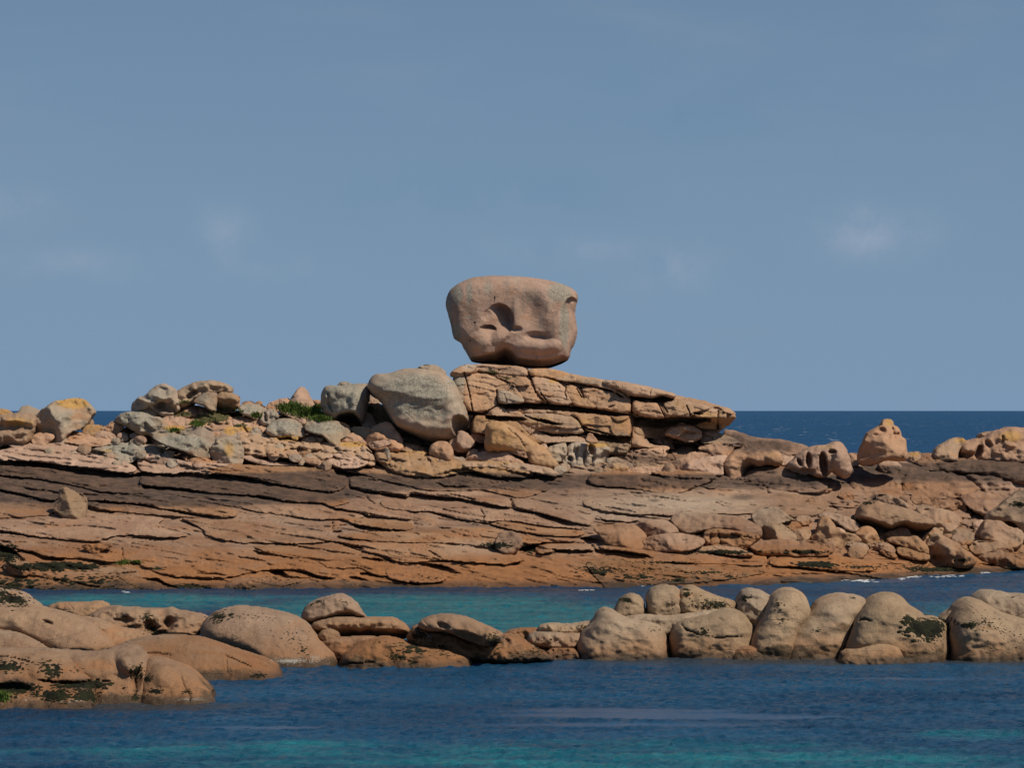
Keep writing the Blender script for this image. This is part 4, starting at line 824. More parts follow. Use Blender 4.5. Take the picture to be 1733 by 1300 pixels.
Bd('T3', [(-30,530),(20,518),(60,560),(110,608),(60,652),(-20,650)], 'pink', 'snout-shaped pink boulder left of the leaning ochre slab', facet=4, Y=105.9)
Bd('T3', [(60,545),(130,545),(185,560),(190,610),(110,600)], 'pink', 'flat pink stone in the gap left of the leaning ochre slab', name='stone', Y=106.5)
Bd('T3', [(185,670),(186,560),(190,470),(240,450),(330,470),(430,530),(510,590),(600,640),(640,660),(700,740),(715,800),(600,790),(500,760),(500,700),(440,665),(330,658),(230,662)], 'ochre', 'leaning ochre slab like a shark fin, below the middle of the outcrop', name='slab', Y=105.2, B=1.0, R=14, lean=.3, feats=[('T3','crack',[(330,480,3),(430,570,5),(490,660,5)],.25)])
Bd('T3', [(310,655),(370,625),(440,640),(500,680),(508,720),(440,705),(370,680)], 'pink', 'rounded pink stone resting against the foot of the leaning ochre slab', Y=104.8, B=.5)
Bd('T3', [(20,742),(80,700),(170,672),(280,655),(340,675),(390,712),(480,758),(400,792),(200,765),(80,748)], 'pink', 'low humped pink boulder left of the foot of the leaning ochre slab', Y=105.0, B=.8)
Bd('T3', [(560,650),(590,620),(620,612),(635,645),(625,680),(590,680)], 'pink', 'small pale stone between the leaning ochre slab and the honeycombed boulder', name='stone', Y=105.3)
Bd('T3', [(612,670),(660,635),(740,612),(770,603),(775,690),(740,740),(680,742),(640,720)], 'grey', 'tilted wrinkled stone left of the honeycombed boulder', Y=105.3, B=.7, wr=1)
Bd('T3', [(765,680),(790,625),(830,603),(890,608),(960,612),(1050,618),(1090,645),(1085,700),(1040,765),(950,828),(880,840),(800,850),(760,835),(710,842),(690,790),(688,740),(720,718),(768,735)], 'grey',
   'pale honeycombed boulder eaten by deep vertical hollows, at the foot of the outcrop', Y=106.0, B=1.0, R=10, wr=.5, feats=[('T3','dent',955,655,30,45,.6,.6,-20),('T3','dent',850,690,16,70,.35,.8,8),('T3','dent',905,720,14,90,.35,.8,5),('T3','dent',800,720,22,22,.5,.6),('T3','dent',830,660,14,40,.3,.7),('T3','dent',735,790,16,50,.5,.6),('T3','dent',785,800,16,50,.5,.6,8),('T3','dent',850,820,30,40,.4,.6),('T3','dent',960,760,18,70,.3,.8,15),('T3','dent',1040,730,50,90,.4,1.0,35),('T3','dent',775,690,14,14,.3,.6)])
Bd('T3', [(915,585),(925,560),(960,545),(1000,585),(1002,608),(940,606)], 'pink', 'small pink stone tucked under the outcrop, above the honeycombed boulder', name='stone', Y=105.3)
Bd('T3', [(925,555),(940,535),(975,548),(960,565)], 'pink', 'very small stone sitting on the stone above the honeycombed boulder', name='stone', Y=105.5)
Bd('T4', [(310,440),(345,420),(370,425),(410,452),(440,484),(400,486),(325,468)], 'pink', 'small pink wedge stone lit in the dark gap under the right of the outcrop', facet=3)
Bd('T4', [(80,700),(100,650),(150,625),(220,630),(290,662),(270,700),(190,712),(100,712)], 'ochre', 'ochre rounded stone right of the honeycombed boulder')
Bd('T4', [(100,600),(170,580),(240,600),(320,640),(320,660),(220,640),(140,635)], 'grey', 'flat grey-pink stone behind the ochre rounded stone')
Bd('T4', [(290,620),(340,602),(430,625),(490,635),(600,660),(595,672),(480,680),(330,655)], 'ochre', 'long low ochre stone in the middle ground below the outcrop')
Bd('T4', [(240,700),(290,660),(420,650),(560,665),(600,678),(460,700),(300,712)], 'pink', 'flat pink stone in front of the long low ochre one')
Bd('T4', [(780,512),(860,490),(960,473),(1050,488),(1040,530),(1010,572),(920,562),(860,540),(820,525)], 'pink', 'folded pink boulder on the far side of the black gap, right of the outcrop', facet=5)
Bd('T4', [(695,570),(740,542),(820,548),(900,572),(800,590),(720,585)], 'pink', 'low flat pink stone left of the folded pink boulder')
Bd('T4', [(580,645),(620,602),(680,582),(780,575),(770,640),(660,665),(600,668)], 'pink', 'grey-pink rounded stone behind the pale rectangular block')
Bd('T4', [(662,668),(690,632),(700,605),(830,585),(980,568),(1000,575),(965,650),(975,690),(900,690),(800,682),(695,675)], 'pink', 'pale pink rectangular block between the outcrop and the elephant-shaped boulder', name='block', B=.9, R=7)
Bd('T4', [(965,650),(985,605),(1030,570),(1065,532),(1150,528),(1250,522),(1330,525),(1390,555),(1405,610),(1370,640),(1300,628),(1240,640),(1150,640),(1110,700),(1075,755),(1020,745),(980,700)], 'pink', 'sausage-shaped pink boulder bent downwards, left of the elephant-shaped boulder', dy=.8, B=1.1, R=10, wr=.4, feats=[('T4','dent',1150,660,60,70,.5,.8,35)])
Bd('T4', [(1085,530),(1110,500),(1150,485),(1210,488),(1255,515),(1240,530),(1150,535)], 'pink', 'small pink hump behind the sausage-shaped boulder')
Bd('T4', [(1395,575),(1450,570),(1500,585),(1460,620),(1400,640)], 'pink', 'flat pink stone between the sausage-shaped and the elephant-shaped boulders')
Bd('T5', [(-10,440),(50,375),(130,310),(200,288),(300,280),(330,263),(370,257),(410,280),(440,350),(460,420),(472,475),(440,512),(400,507),(355,480),(325,455),(300,480),(295,495),(230,517),(180,482),(120,490),(60,470)], 'pink',
   'elephant-shaped pink boulder with dark slits and a drooping trunk', sit=.9, B=1.1, dy=1.6, Y=103.6, R=12, feats=[('T5','dent',155,390,24,60,.7,.5,-5),('T5','dent',88,402,16,34,.4,.5,-30),('T5','dent',262,415,32,90,1.0,.45,-6),('T5','dent',330,325,34,15,.5,.5,5),('T5','dent',130,470,70,22,.6,.5),('T5','bump',385,400,60,100,.35,1.0),('T5','dent',40,455,40,14,.4,.5)])
Bd('T5', [(440,340),(480,335),(535,342),(535,400),(460,410),(448,380)], 'pink', 'pale low stone between the elephant-shaped boulder and the pink tower')
Bd('T5', [(526,425),(535,330),(560,270),(582,215),(600,185),(640,165),(690,140),(705,108),(722,93),(765,98),(770,150),(795,140),(812,165),(825,195),(820,222),(850,228),(862,250),(865,330),(880,382),(800,388),(720,375),(640,412)], 'pink',
   'tall pink tower-shaped boulder with a knobbed top, standing against the dark sea', name='rock_tower', facet=5, rough=.5, dy=2.2, B=1.5, Y=104.3, R=14, lean=.25, feats=[('T5','dent',690,170,35,26,.35,.7),('T5','dent',800,192,24,14,.35,.6),('T5','dent',655,198,28,12,.25,.7),('T5','dent',740,210,22,30,.15,1),('T5','vcrack',[(770,150,8),(785,220,6)],.3),('T5','vcrack',[(860,320,6),(835,375,5)],.2)])
Bd('T5', [(868,335),(900,328),(972,326),(978,360),(940,385),(878,385)], 'ochre', 'small squared ochre block at the right foot of the pink tower', name='block', R=5)
Bd('T5', [(630,470),(660,430),(710,378),(750,372),(800,395),(840,440),(850,470),(740,478)], 'pink', 'pale pink cone of rock rising from the black dome in front of the tower', name='rock_cone', film=False, B=.7, lean=.8)
Bd('T5', [(1062,345),(1090,305),(1140,268),(1200,238),(1245,222),(1292,228),(1290,262),(1250,310),(1240,350),(1262,372),(1130,368)], 'ochre', 'yellowish overhanging boulder with a shaded front, left of the big right-hand boulder', B=1.0, wr=.5, face=-.25)
Bd('T5', [(1240,345),(1262,300),(1290,250),(1360,240),(1430,240),(1500,190),(1560,165),(1620,152),(1733,155),(1850,165),(1900,420),(1733,415),(1690,400),(1600,392),(1480,387),(1380,380),(1290,372)], 'pink', 'biggest ochre-pink boulder at the right, with a nose-like fold, cut by the edge', B=1.8, R=20, wr=.4,
   feats=[('T5','dent',1400,330,28,60,.8,.5,20),('T5','dent',1578,228,14,28,.35,.6),('T5','dent',1470,265,40,24,.4,.8,40),('T5','dent',1320,350,60,24,.4,.7),('T5','bump',1330,300,60,50,.3,1)])
Bd('T5', [(1392,215),(1410,190),(1490,175),(1512,192),(1440,232),(1392,235)], 'brown', 'dark flat flake jutting from the top of the biggest right-hand boulder', name='slab', B=.5)
Bd('T5', [(1685,412),(1720,370),(1760,350),(1850,360),(1850,430),(1740,425)], 'pink', 'pale stone at the right edge below the biggest right-hand boulder')
# right-hand boulder field
Bd('T6', [(1260,100),(1290,88),(1340,70),(1500,64),(1560,90),(1592,125),(1560,160),(1500,190),(1460,215),(1350,185),(1310,150)], 'shelf', 'lens-shaped brown boulder below the black overhang, right side', B=1.0, dy=-.3)
Bd('T6', [(1040,115),(1100,110),(1170,105),(1250,115),(1300,150),(1320,180),(1250,190),(1240,180),(1080,180),(1040,150)], 'shelf', 'flat brown boulder just left of the lens-shaped one', B=.9, facet=4)
Bd('T6', [(640,90),(680,72),(760,85),(830,115),(890,150),(895,188),(840,180),(780,172),(690,130)], 'tan', 'pale flat boulder with a dark left tip, behind the long loaf-shaped boulder', B=.8)
Bd('T6', [(895,100),(960,80),(1040,100),(1055,150),(1000,160),(920,140)], 'shelf', 'small brown boulder in the row above the right boulder field', B=.6)
Bd('T6', [(820,90),(880,90),(915,140),(930,190),(900,190),(850,140)], 'shelf', 'narrow brown stone leaning behind the pale flat boulder', B=.5)
Bd('T6', [(770,75),(790,50),(830,60),(840,110),(780,100)], 'shelf', 'small upright stone in the joint above the pale flat boulder', name='stone')
Bd('T6', [(935,185),(940,150),(980,145),(1060,165),(1080,190),(1000,200)], 'brown', 'low pinkish stone between the pale and the flat brown boulders', B=.5)
Bd('T6', [(905,200),(960,185),(1070,180),(1150,188),(1215,212),(1262,255),(1262,300),(1185,348),(1100,330),(1060,270),(980,240)], 'tan', 'broad domed boulder behind the right end of the long loaf-shaped boulder', B=1.2, dy=.2)
Bd('T6', [(508,232),(520,195),(545,160),(600,130),(650,130),(780,165),(900,192),(985,235),(1062,272),(1078,300),(1000,342),(920,372),(850,345),(780,332),(700,367),(640,345),(545,310),(512,270)], 'tan',
   'long loaf-shaped boulder with a dark undercut side, largest of the right boulder field', B=1.3, R=14, lean=.5, dy=-.5, rough=.5, feats=[('T6','under',[(500,225),(560,240),(640,260),(760,300),(850,270),(960,290),(1080,290)],.13,1)])
Bd('T6', [(1445,270),(1480,215),(1540,180),(1640,100),(1700,55),(1733,45),(1860,40),(1860,420),(1733,370),(1690,300),(1650,262),(1560,268)], 'brown', 'tall dark-stained boulder rising off the right edge', B=1.4, R=20, rough=.8, wr=.5)
Bd('T6', [(1405,375),(1440,310),(1462,262),(1500,275),(1560,272),(1640,330),(1700,330),(1735,382),(1705,428),(1620,447),(1500,412),(1430,400)], 'tan', 'smooth pale boulder propped under the tall dark-stained one', facet=5, B=1.0, dy=-.3)
Bd('T6', [(1555,270),(1610,258),(1650,262),(1690,300),(1700,335),(1640,325)], 'pink', 'small pink stone wedged behind the smooth propped boulder', name='stone')
Bd('T6', [(1318,462),(1335,430),(1400,420),(1500,418),(1620,440),(1662,490),(1645,515),(1560,512),(1500,500),(1400,522)], 'brown', 'long low brown boulder beneath the smooth propped boulder', B=.8)
Bd('T6', [(1630,470),(1680,440),(1780,445),(1780,520),(1680,515)], 'brown', 'dark stone in the gap at the right edge above the low brown boulders', B=.6, dy=.8)
Bd('T6', [(1045,535),(1033,470),(1035,432),(1060,398),(1085,378),(1120,372),(1200,420),(1290,482),(1345,512),(1392,545),(1300,578),(1180,565),(1100,545)], 'tan', 'sharp-edged pyramid boulder with a dark left face near the right shore', facet=3, B=1.4, R=10, dy=-.4, feats=[('T6','under',[(1000,900),(1001,900)],0,1),('T6','bump',1160,470,60,150,.4,1.1,-22)])
Bd('T6', [(1150,365),(1200,340),(1250,328),(1345,335),(1372,380),(1340,432),(1270,415),(1180,395)], 'brown', 'rounded brown boulder right of the pyramid boulder peak', B=.9)
Bd('T6', [(1025,340),(1060,322),(1130,320),(1165,360),(1120,372),(1085,380),(1035,410)], 'brown', 'rounded brown stone above the pyramid boulder', B=.8, dy=.4)
Bd('T6', [(1180,400),(1240,400),(1320,450),(1310,470),(1230,440)], 'brown', 'thin slab stone on the right shoulder of the pyramid boulder', name='stone')
Bd('T6', [(1350,290),(1380,270),(1440,262),(1440,300),(1400,350),(1370,330)], 'pink', 'small pink stone left of the smooth propped boulder', name='stone')
Bd('T6', [(1375,365),(1400,350),(1420,365),(1400,385)], 'tan', 'tiny pebble left of the smooth propped boulder', name='stone')
Bd('T6', [(725,408),(760,395),(820,388),(900,395),(940,378),(975,408),(1032,462),(1032,502),(950,492),(850,450),(770,430)], 'tan', 'saddle-backed wedge boulder over a dark gap, left of the pyramid boulder', B=.9, dy=-.3, R=7)
Bd('T6', [(672,372),(700,368),(760,342),(800,336),(850,345),(915,380),(860,396),(790,392),(720,408)], 'brown', 'thin crooked slab jammed under the long loaf-shaped boulder', name='slab', B=.5)
Bd('T6', [(488,375),(515,345),(545,318),(600,307),(650,348),(678,402),(640,412),(550,405)], 'tan', 'half-dome boulder under the left end of the long loaf-shaped boulder', B=.9, dy=-.2)
Bd('T6', [(160,392),(190,375),(215,370),(228,300),(240,258),(290,232),(335,300),(360,345),(440,368),(500,372),(548,400),(548,430),(460,412),(400,425),(320,432),(240,422)], 'tan', 'boot-shaped pale boulder left of the half dome', B=.9, R=10, dy=-.2)
Bd('T6', [(222,240),(240,222),(290,213),(410,230),(520,288),(532,335),(450,325),(360,275),(300,240)], 'tan', 'thin curved slab behind the boot-shaped boulder', name='slab', B=.5, R=6, dy=.2)
Bd('T6', [(428,432),(500,428),(565,432),(602,478),(560,497),(520,480),(470,462)], 'tan', 'flat notched stone below the half-dome boulder', B=.5, R=6)
Bd('T6', [(548,420),(590,405),(640,415),(700,410),(700,430),(620,440),(560,440)], 'brown', 'small flat stone right under the half-dome boulder', name='stone', B=.4)
Bd('T6', [(600,445),(640,435),(720,428),(790,468),(782,500),(700,480),(610,480)], 'tan', 'cracked low boulder between the half dome and the saddle-backed wedge', B=.6)
Bd('T6', [(670,490),(700,480),(780,500),(810,525),(740,520)], 'tan', 'low flat stone in front of the cracked low boulder', name='stone', B=.35)
Bd('T6', [(800,475),(820,462),(870,470),(950,495),(1040,512),(1042,542),(900,530),(810,515)], 'brown', 'long wedge stone lying under the saddle-backed boulder', name='stone', B=.5)
Bd('T6', [(340,320),(380,320),(425,345),(420,362),(380,355)], 'pink', 'small rusty stone in the crook of the boot-shaped boulder', name='stone', B=.2, dy=-.3)
Bd('T6', [(1390,545),(1430,515),(1500,492),(1590,495),(1640,515),(1760,540),(1760,600),(1600,595),(1500,578),(1420,575)], 'brown', 'low orange-brown boulder at the water side of the right boulder field', B=.9)
Bd('T6', [(1660,520),(1720,500),(1800,500),(1800,560),(1700,545)], 'brown', 'small orange-brown boulder at the right edge near the water', B=.6)
Bd('U4', [(1178,322),(1200,300),(1240,280),(1290,260),(1362,262),(1400,285),(1450,325),(1492,345),(1400,362),(1340,378),(1280,402),(1230,385),(1195,360)], 'brown', 'whale-shaped brown boulder on the pale slope left of the right boulder field', B=.9, dy=-.3)
Bd('U4', [(1250,440),(1262,405),(1290,378),(1340,365),(1400,380),(1440,412),(1480,440),(1512,472),(1490,495),(1420,490),(1330,500),(1265,480)], 'brown', 'round brown boulder resting against the whale-shaped one', B=1.0, dy=-.3)
Bd('U4', [(1400,375),(1440,355),(1490,352),(1530,375),(1552,412),(1500,430),(1450,405)], 'shelf', 'tapered rusty boulder behind the round brown one', B=.6)
Bd('U4', [(1470,440),(1500,420),(1560,415),(1620,430),(1600,480),(1520,490)], 'tan', 'low pale stone right of the round brown boulder', B=.5)
Bd('U4', [(368,540),(380,505),(410,480),(500,460),(600,448),(680,452),(760,470),(838,492),(822,532),(740,545),(650,562),(500,552),(400,552)], 'shelf', 'flat lens boulder over a thin black gap in the middle of the lower shelf', B=.9, R=9)
Bd('U4', [(15,410),(60,385),(110,375),(300,380),(360,415),(412,472),(395,515),(368,540),(250,535),(140,520),(70,460)], 'shelf', 'broad smooth rounded boulder left of the flat lens boulder', B=.9, R=12)
Bd('U4', [(310,385),(400,360),(520,343),(600,380),(652,440),(600,450),(500,462),(410,475),(370,415)], 'shelf', 'rounded boulder above the flat lens boulder', B=.8, R=10)
Bd('U4', [(590,335),(640,305),(700,300),(900,310),(1050,325),(1150,355),(1210,385),(1252,412),(1250,460),(1150,440),(1000,420),(850,420),(700,440),(650,425),(600,370)], 'shelf', 'largest smooth swelling of pale rock in the lower middle of the shelf', B=1.1, R=12)
Bd('U4', [(820,445),(900,415),(1000,425),(1150,445),(1250,470),(1200,500),(1150,540),(1050,545),(900,550),(840,565)], 'shelf', 'rusty orange broken face under the largest smooth swelling', B=.6, wr=1.2, dy=.3, feats=[('U4','vcrack',[(930,430,6),(960,540,6)],.25),('U4','crack',[(1020,445,5),(1090,470,7),(1220,470,6)],.3),('U4','vcrack',[(880,440,5),(870,540,5)],.2)])
Bd('U4', [(750,578),(800,555),(900,540),(1000,536),(1080,555),(1220,590),(1100,598),(900,585)], 'tan', 'low flat pale hump with weed along its foot, lower middle right', B=.5)
Bd('U4', [(1145,545),(1180,515),(1260,502),(1330,500),(1500,495),(1650,505),(1790,560),(1733,592),(1500,592),(1300,585),(1260,600),(1200,580)], 'shelf', 'long low boulder with weed along its foot, in front of the boot-shaped boulder', B=.8, R=9)
Bd('U1', [(398,432),(420,400),(437,400),(440,345),(445,300),(460,290),(478,290),(530,315),(600,340),(632,382),(620,430),(622,485),(580,502),(540,490),(480,475),(430,462),(400,447)], 'brown', 'lone upright brown stone standing on the left of the shelf', name='standing_stone', dy=0, B=.7, R=9, lean=.1)
Bd('U1', [(38,832),(50,802),(75,784),(105,785),(132,806),(141,838),(90,848)], 'tan', 'small pale dome-shaped stone in the weed at the lower left of the shelf', name='stone', B=.5, dy=-.5)
Bd('U5', [(20,425),(60,410),(140,400),(205,395),(220,440),(215,475),(120,475),(40,450)], 'brown', 'low brown stone in front of the small pale dome stone', name='stone', B=.5, dy=-.5)
Bd('U1', [(590,712),(640,700),(820,695),(825,712),(760,740),(700,765),(640,745)], 'shelf', 'dark wedge-shaped flake on the lower left shelf', name='slab', B=.35, dy=-.3, facet=3)
Bd('U3', [(780,570),(820,520),(900,522),(960,560),(975,610),(900,665),(840,660),(770,620)], 'shelf', 'darker triangular boulder in the centre of the lower shelf above black weed', B=.5, facet=3, dy=-.2)
Bd('U6', [(-20,680),(0,655),(60,628),(110,625),(150,680),(148,700),(40,700),(-20,695)], 'brown', 'dark brown stone at the water line at the left of the shelf', name='stone', dy=-.2, B=.5)
Bd('T2', [(395,395),(480,405),(600,425),(640,445),(700,500),(560,480),(450,460),(340,440),(310,400),(350,370)], 'brown', 'earthy bank under the grass between the pinnacle and the grey block', name='earth_bank', cat='bank', B=.4, rough=.5)

# small loose stones that fill the gaps of the jumble
def loose():
    rs = random.Random(5)
    spots = [(rs.uniform(180, 720), rs.uniform(712, 788)) for _ in range(60)] + [(rs.uniform(60, 230), rs.uniform(730, 770)) for _ in range(10)] + [(rs.uniform(740, 1330), rs.uniform(772, 800)) for _ in range(22)] + [(rs.uniform(1360, 1740), rs.uniform(835, 945)) for _ in range(22)]
    for x, y in spots:
        top = np.interp(x, [0, 160, 230, 330, 430, 540, 640, 800], [735, 745, 722, 695, 705, 722, 745, 760])
        if y < top + 6 and x < 720: continue
        r = rs.uniform(5, 12) * (0.8 + (y - 700) / 300); a0 = rs.uniform(0, 6.28); n = rs.choice([5, 6, 7]); asp = rs.uniform(.45, .75)
        pts = [(x + math.cos(a0 + k * 6.283 / n) * r * rs.uniform(.8, 1.25), y + math.sin(a0 + k * 6.283 / n) * r * asp * rs.uniform(.8, 1.25)) for k in range(n)]
        rock('stone', 'P', pts, rs.choice(['grey', 'pink', 'grey', 'tan'] if y < 800 else ['tan', 'shelf']), parent=SHELF, facet=5, sit=.3, dy=rs.uniform(-.3, .3), chk=1, dil=1.0)
loose()

# ------------------------------------------------------------------ the near rocks standing in the water
def N(tile, pts, mat, label, **k):
    if tile in ('A6', 'A7'): k.setdefault('dil', 4.2)
    k.setdefault('name', 'boulder'); name = k.pop('name'); k.setdefault('fsoft', .07); k.setdefault('rough', .7); k.setdefault('wr', .22); k.setdefault('dil', 3.0)
    if tile in ('U7', 'A4'): k.setdefault('facet', 0); k['lean'] = max(k.get('lean', 1.2), 1.2); k['B'] = k.get('B', 1.2) * .8; k.setdefault('R', 16); k.setdefault('facet', 6)
    if 'Y' in k: k['Y'] += {'U7': 1.6, 'A5': 3.3, 'A6': 4.0, 'A7': 4.0}[tile]
    return rock(name, tile, pts, mat, label, **k)
N('U7', [(-160,-30),(0,-8),(80,0),(180,30),(225,75),(315,122),(250,160),(0,150),(-160,130)], 'drab', 'speckled pale boulder covered in black weed tufts at the left edge of the near rocks', Y=63, B=1.1)
N('U7', [(350,130),(385,108),(440,95),(540,97),(640,98),(700,88),(750,92),(805,115),(760,150),(700,190),(640,205),(560,195),(440,155)], 'drab', 'flat pale boulder with a cleft, furthest back of the left near rocks', Y=65.2, B=.9, feats=[('U7','crack',[(640,195,3),(720,145,4),(790,118,2)],.2)])
N('U7', [(640,212),(690,170),(740,140),(820,120),(1000,140),(1180,152),(1250,132),(1290,155),(1400,175),(1525,192),(1510,250),(1440,352),(1280,350),(1130,345),(1000,310),(860,285)], 'drab', 'long broken-faced pale boulder with dark pitted hollows behind the left near rocks', Y=63.8, B=1.2, wr=1.0, rough=1.0,
  feats=[('U7','dent',1100,260,60,50,.4,.7,30),('U7','dent',1230,250,40,70,.35,.7,30),('U7','dent',920,215,90,22,.2,.8),('U7','dent',1180,320,60,30,.3,.7)])
N('U7', [(560,205),(620,203),(700,212),(780,245),(860,280),(1000,302),(1140,350),(1040,400),(900,425),(780,420),(700,300)], 'drab', 'smooth pale saddle of rock right of the big sloping boulder at the left', Y=61.6, B=.9)
N('U7', [(-160,120),(0,120),(100,105),(220,115),(330,140),(430,165),(520,190),(620,225),(690,270),(770,335),(832,395),(835,430),(740,465),(640,475),(380,455),(260,375),(150,315),(0,300),(-160,300)], 'drab', 'big smooth sloping boulder with a brown stain at the left of the near rocks', Y=60.6, B=1.5, R=26, rough=.35, feats=[('U7','dent',350,232,45,12,.2,.6,20)])
N('U7', [(-160,295),(0,300),(120,315),(240,370),(320,420),(380,455),(200,480),(-160,470)], 'brown', 'reddish boulder tucked under the big sloping boulder at the left edge', Y=59.4, B=.9, R=18, rough=.4)
N('A4', [(400,330),(450,305),(500,280),(560,258),(630,248),(700,243),(790,246),(850,255),(920,278),(980,300),(1050,322),(1110,340),(1170,368),(1215,398),(1200,412),(1100,418),(1000,420),(850,425),(700,420),(560,380)], 'brown', 'long smooth orange-brown boulder running down to the water, left near rocks', water=True, B=1.5, R=24, rough=.3, lean=.9, feats=[('A4','crack',[(610,312,2),(660,310,4),(720,318,2)],.15),('A4','crack',[(940,318,2),(1000,345,4),(1060,370,2)],.15)])
N('U7', [(-160,455),(0,440),(120,440),(330,440),(460,450),(520,520),(600,600),(700,680),(740,850),(600,860),(-160,870)], 'brown', 'low weed-hung brown boulder at the lower left corner, by the water', water=True, B=1.5, R=24, rough=.6, lean=1.0, feats=[('U7','crack',[(-60,475,6),(100,490,7),(250,530,3)],.2),('U7','crack',[(280,655,6),(480,665,25),(700,655,20),(810,662,4)],.5),('U7','dent',90,720,150,50,.3,.8)])
N('U7', [(380,455),(500,450),(640,470),(760,450),(860,425),(960,410),(1010,420),(1040,460),(1075,520),(1105,610),(1090,700),(1000,825),(800,835),(700,830),(640,740),(560,620),(470,540)], 'drab', 'grey-topped humped boulder with a black cleft, front of the left near rocks', water=True, B=1.6, R=20, rough=.6, lean=.8, feats=[('U7','dent',1000,660,50,110,.3,1.2,14),('U7','crack',[(700,655,8),(810,662,3)],.3),('U7','vcrack',[(1030,560,4),(990,640,8),(1000,720,6),(960,810,4)],.2),('U7','bump',930,520,80,120,.35,1.2,-25)])
N('U7', [(1060,560),(1090,505),(1150,500),(1210,515),(1280,540),(1380,575),(1440,625),(1500,690),(1560,740),(1625,795),(1600,812),(1400,825),(1200,830),(1000,835),(1010,740)], 'drab', 'speckled grey-buff boulder sloping into the water, rightmost of the front left rocks', water=True, B=1.4, R=18, rough=.6, lean=.8, feats=[('U7','vcrack',[(1325,620,3),(1345,690,6),(1390,770,4),(1400,820,3)],.12),('U7','bump',1200,620,110,110,.2,1.2)])
N('A4', [(845,245),(850,195),(885,152),(940,130),(1000,120),(1060,125),(1110,132),(1180,148),(1235,162),(1290,198),(1330,250),(1370,290),(1410,322),(1415,365),(1330,372),(1250,372),(1150,345),(1080,320),(980,292),(900,270)], 'drab', 'large brown dome-shaped boulder with weed dots and barnacled foot, left near rocks', water=True, B=1.8, R=26, rough=.35, lean=.7)
N('A5', [(100,218),(130,160),(160,138),(200,120),(250,112),(300,92),(360,108),(410,150),(440,200),(468,232),(400,235),(330,225),(240,235),(150,258)], 'drab', 'cap-shaped pale boulder sitting on a flat one beside the turquoise water', name='boulder', Y=62.8, B=1.1, R=14, feats=[('A5','under',[(80,250),(150,240),(240,210),(300,185),(370,178),(430,195),(480,230)],.05,1)])
N('A5', [(150,262),(220,235),(350,218),(440,235),(520,230),(600,226),(650,245),(700,285),(705,315),(660,340),(560,345),(470,335),(310,350),(200,325)], 'drab', 'flat lens-shaped boulder with a shaded underside below the cap-shaped one', Y=62.0, B=1.1, R=12, lean=.2, feats=[('A5','under',[(130,285),(250,280),(400,275),(560,280),(700,290)],.05,1)])
N('A5', [(195,330),(220,300),(255,288),(300,305),(312,330),(305,360),(230,350)], 'drab', 'small ridged stone beside the big brown dome', name='stone', Y=60.5, B=.4, R=8)
N('A5', [(180,350),(310,340),(420,335),(540,335),(480,370),(400,420),(300,480),(230,420)], 'brown', 'low brown saddle of rock joining the dome and the weed-covered boulder', Y=60.6, B=.8)
N('A5', [(285,492),(320,450),(370,408),(420,375),(470,348),(560,334),(640,345),(700,370),(800,390),(900,398),(980,420),(1060,450),(1080,480),(1000,492),(900,497),(600,505),(400,500)], 'brown', 'orange-brown boulder draped with green-black weed in the middle of the near rocks', water=True, B=1.3, R=18, lean=.7, feats=[('A5','crack',[(300,486,3),(400,475,5),(520,468,2)],.2)])
N('A5', [(700,345),(710,300),(760,262),(850,300),(950,310),(1060,355),(1150,370),(1250,320),(1330,338),(1400,390),(1470,430),(1540,455),(1450,470),(1300,478),(1100,470),(1000,440),(900,400),(760,385)], 'brown', 'barnacle-crusted brown boulder under the shell-like slab, middle of the near rocks', Y=60.6, B=1.3, wr=.6, rough=1.0, lean=.8)
N('A5', [(755,268),(790,235),(850,213),(950,210),(1020,222),(1080,245),(1150,278),(1200,298),(1238,318),(1200,350),(1140,375),(1060,350),(950,300),(900,285),(850,295)], 'drab', 'shell-like pale slab arching over a dark hollow in the middle of the near rocks', name='slab', Y=59.5, B=.9, R=12, lean=.9, feats=[('A5','dent',900,265,40,18,.2,.8,20),('A5','dent',1060,330,110,22,.35,.7,20)])
N('A5', [(1118,445),(1170,410),(1230,386),(1290,402),(1335,420),(1372,450),(1330,470),(1290,482),(1130,482)], 'drab', 'small triangular pale boulder at the water line in the middle of the near rocks', water=True, B=.6, R=12, facet=3, lean=.5)
N('A5', [(1290,478),(1330,455),(1400,440),(1540,452),(1560,462),(1400,475),(1300,485)], 'brown', 'low brown spit of rock at the water right of the small triangular boulder', water=True, B=.4, R=8, lean=1.2)
N('A5', [(125,540),(150,528),(230,516),(285,525),(292,545),(200,552)], 'brown', 'small rock awash in front of the big brown dome', name='stone', water=True, B=.35, R=6, lean=1.2)
N('A6', [(-10,395),(40,380),(100,374),(200,378),(200,400),(160,430),(130,450),(60,440),(-10,420)], 'brown', 'dark low rock under the left tip of the finger-like slabs', Y=63.5, B=.7)
N('A6', [(183,382),(190,355),(240,346),(350,350),(400,348),(500,328),(520,345),(500,390),(400,398),(260,395),(200,392)], 'buff', 'upper of the two finger-like slabs pointing left at the big right group', name='slab', Y=62.6, B=.8, R=9)
N('A6', [(122,432),(135,402),(180,392),(300,396),(430,400),(440,440),(430,485),(300,488),(200,470),(140,450)], 'buff', 'lower and thicker of the two finger-like slabs pointing left', name='slab', Y=61.9, B=1.0, R=12)
N('A6', [(180,510),(220,490),(320,488),(420,492),(430,535),(300,538),(200,535)], 'brown', 'low orange-brown rock at the water below the finger-like slabs', water=True, B=.8, lean=.9)
N('A6', [(610,300),(632,265),(650,225),(665,195),(700,175),(740,168),(775,185),(786,215),(790,260),(815,295),(760,325),(680,315)], 'buff', 'thumb-shaped knob with a dark tip rising behind the right group', Y=62.8, B=.9, R=12)
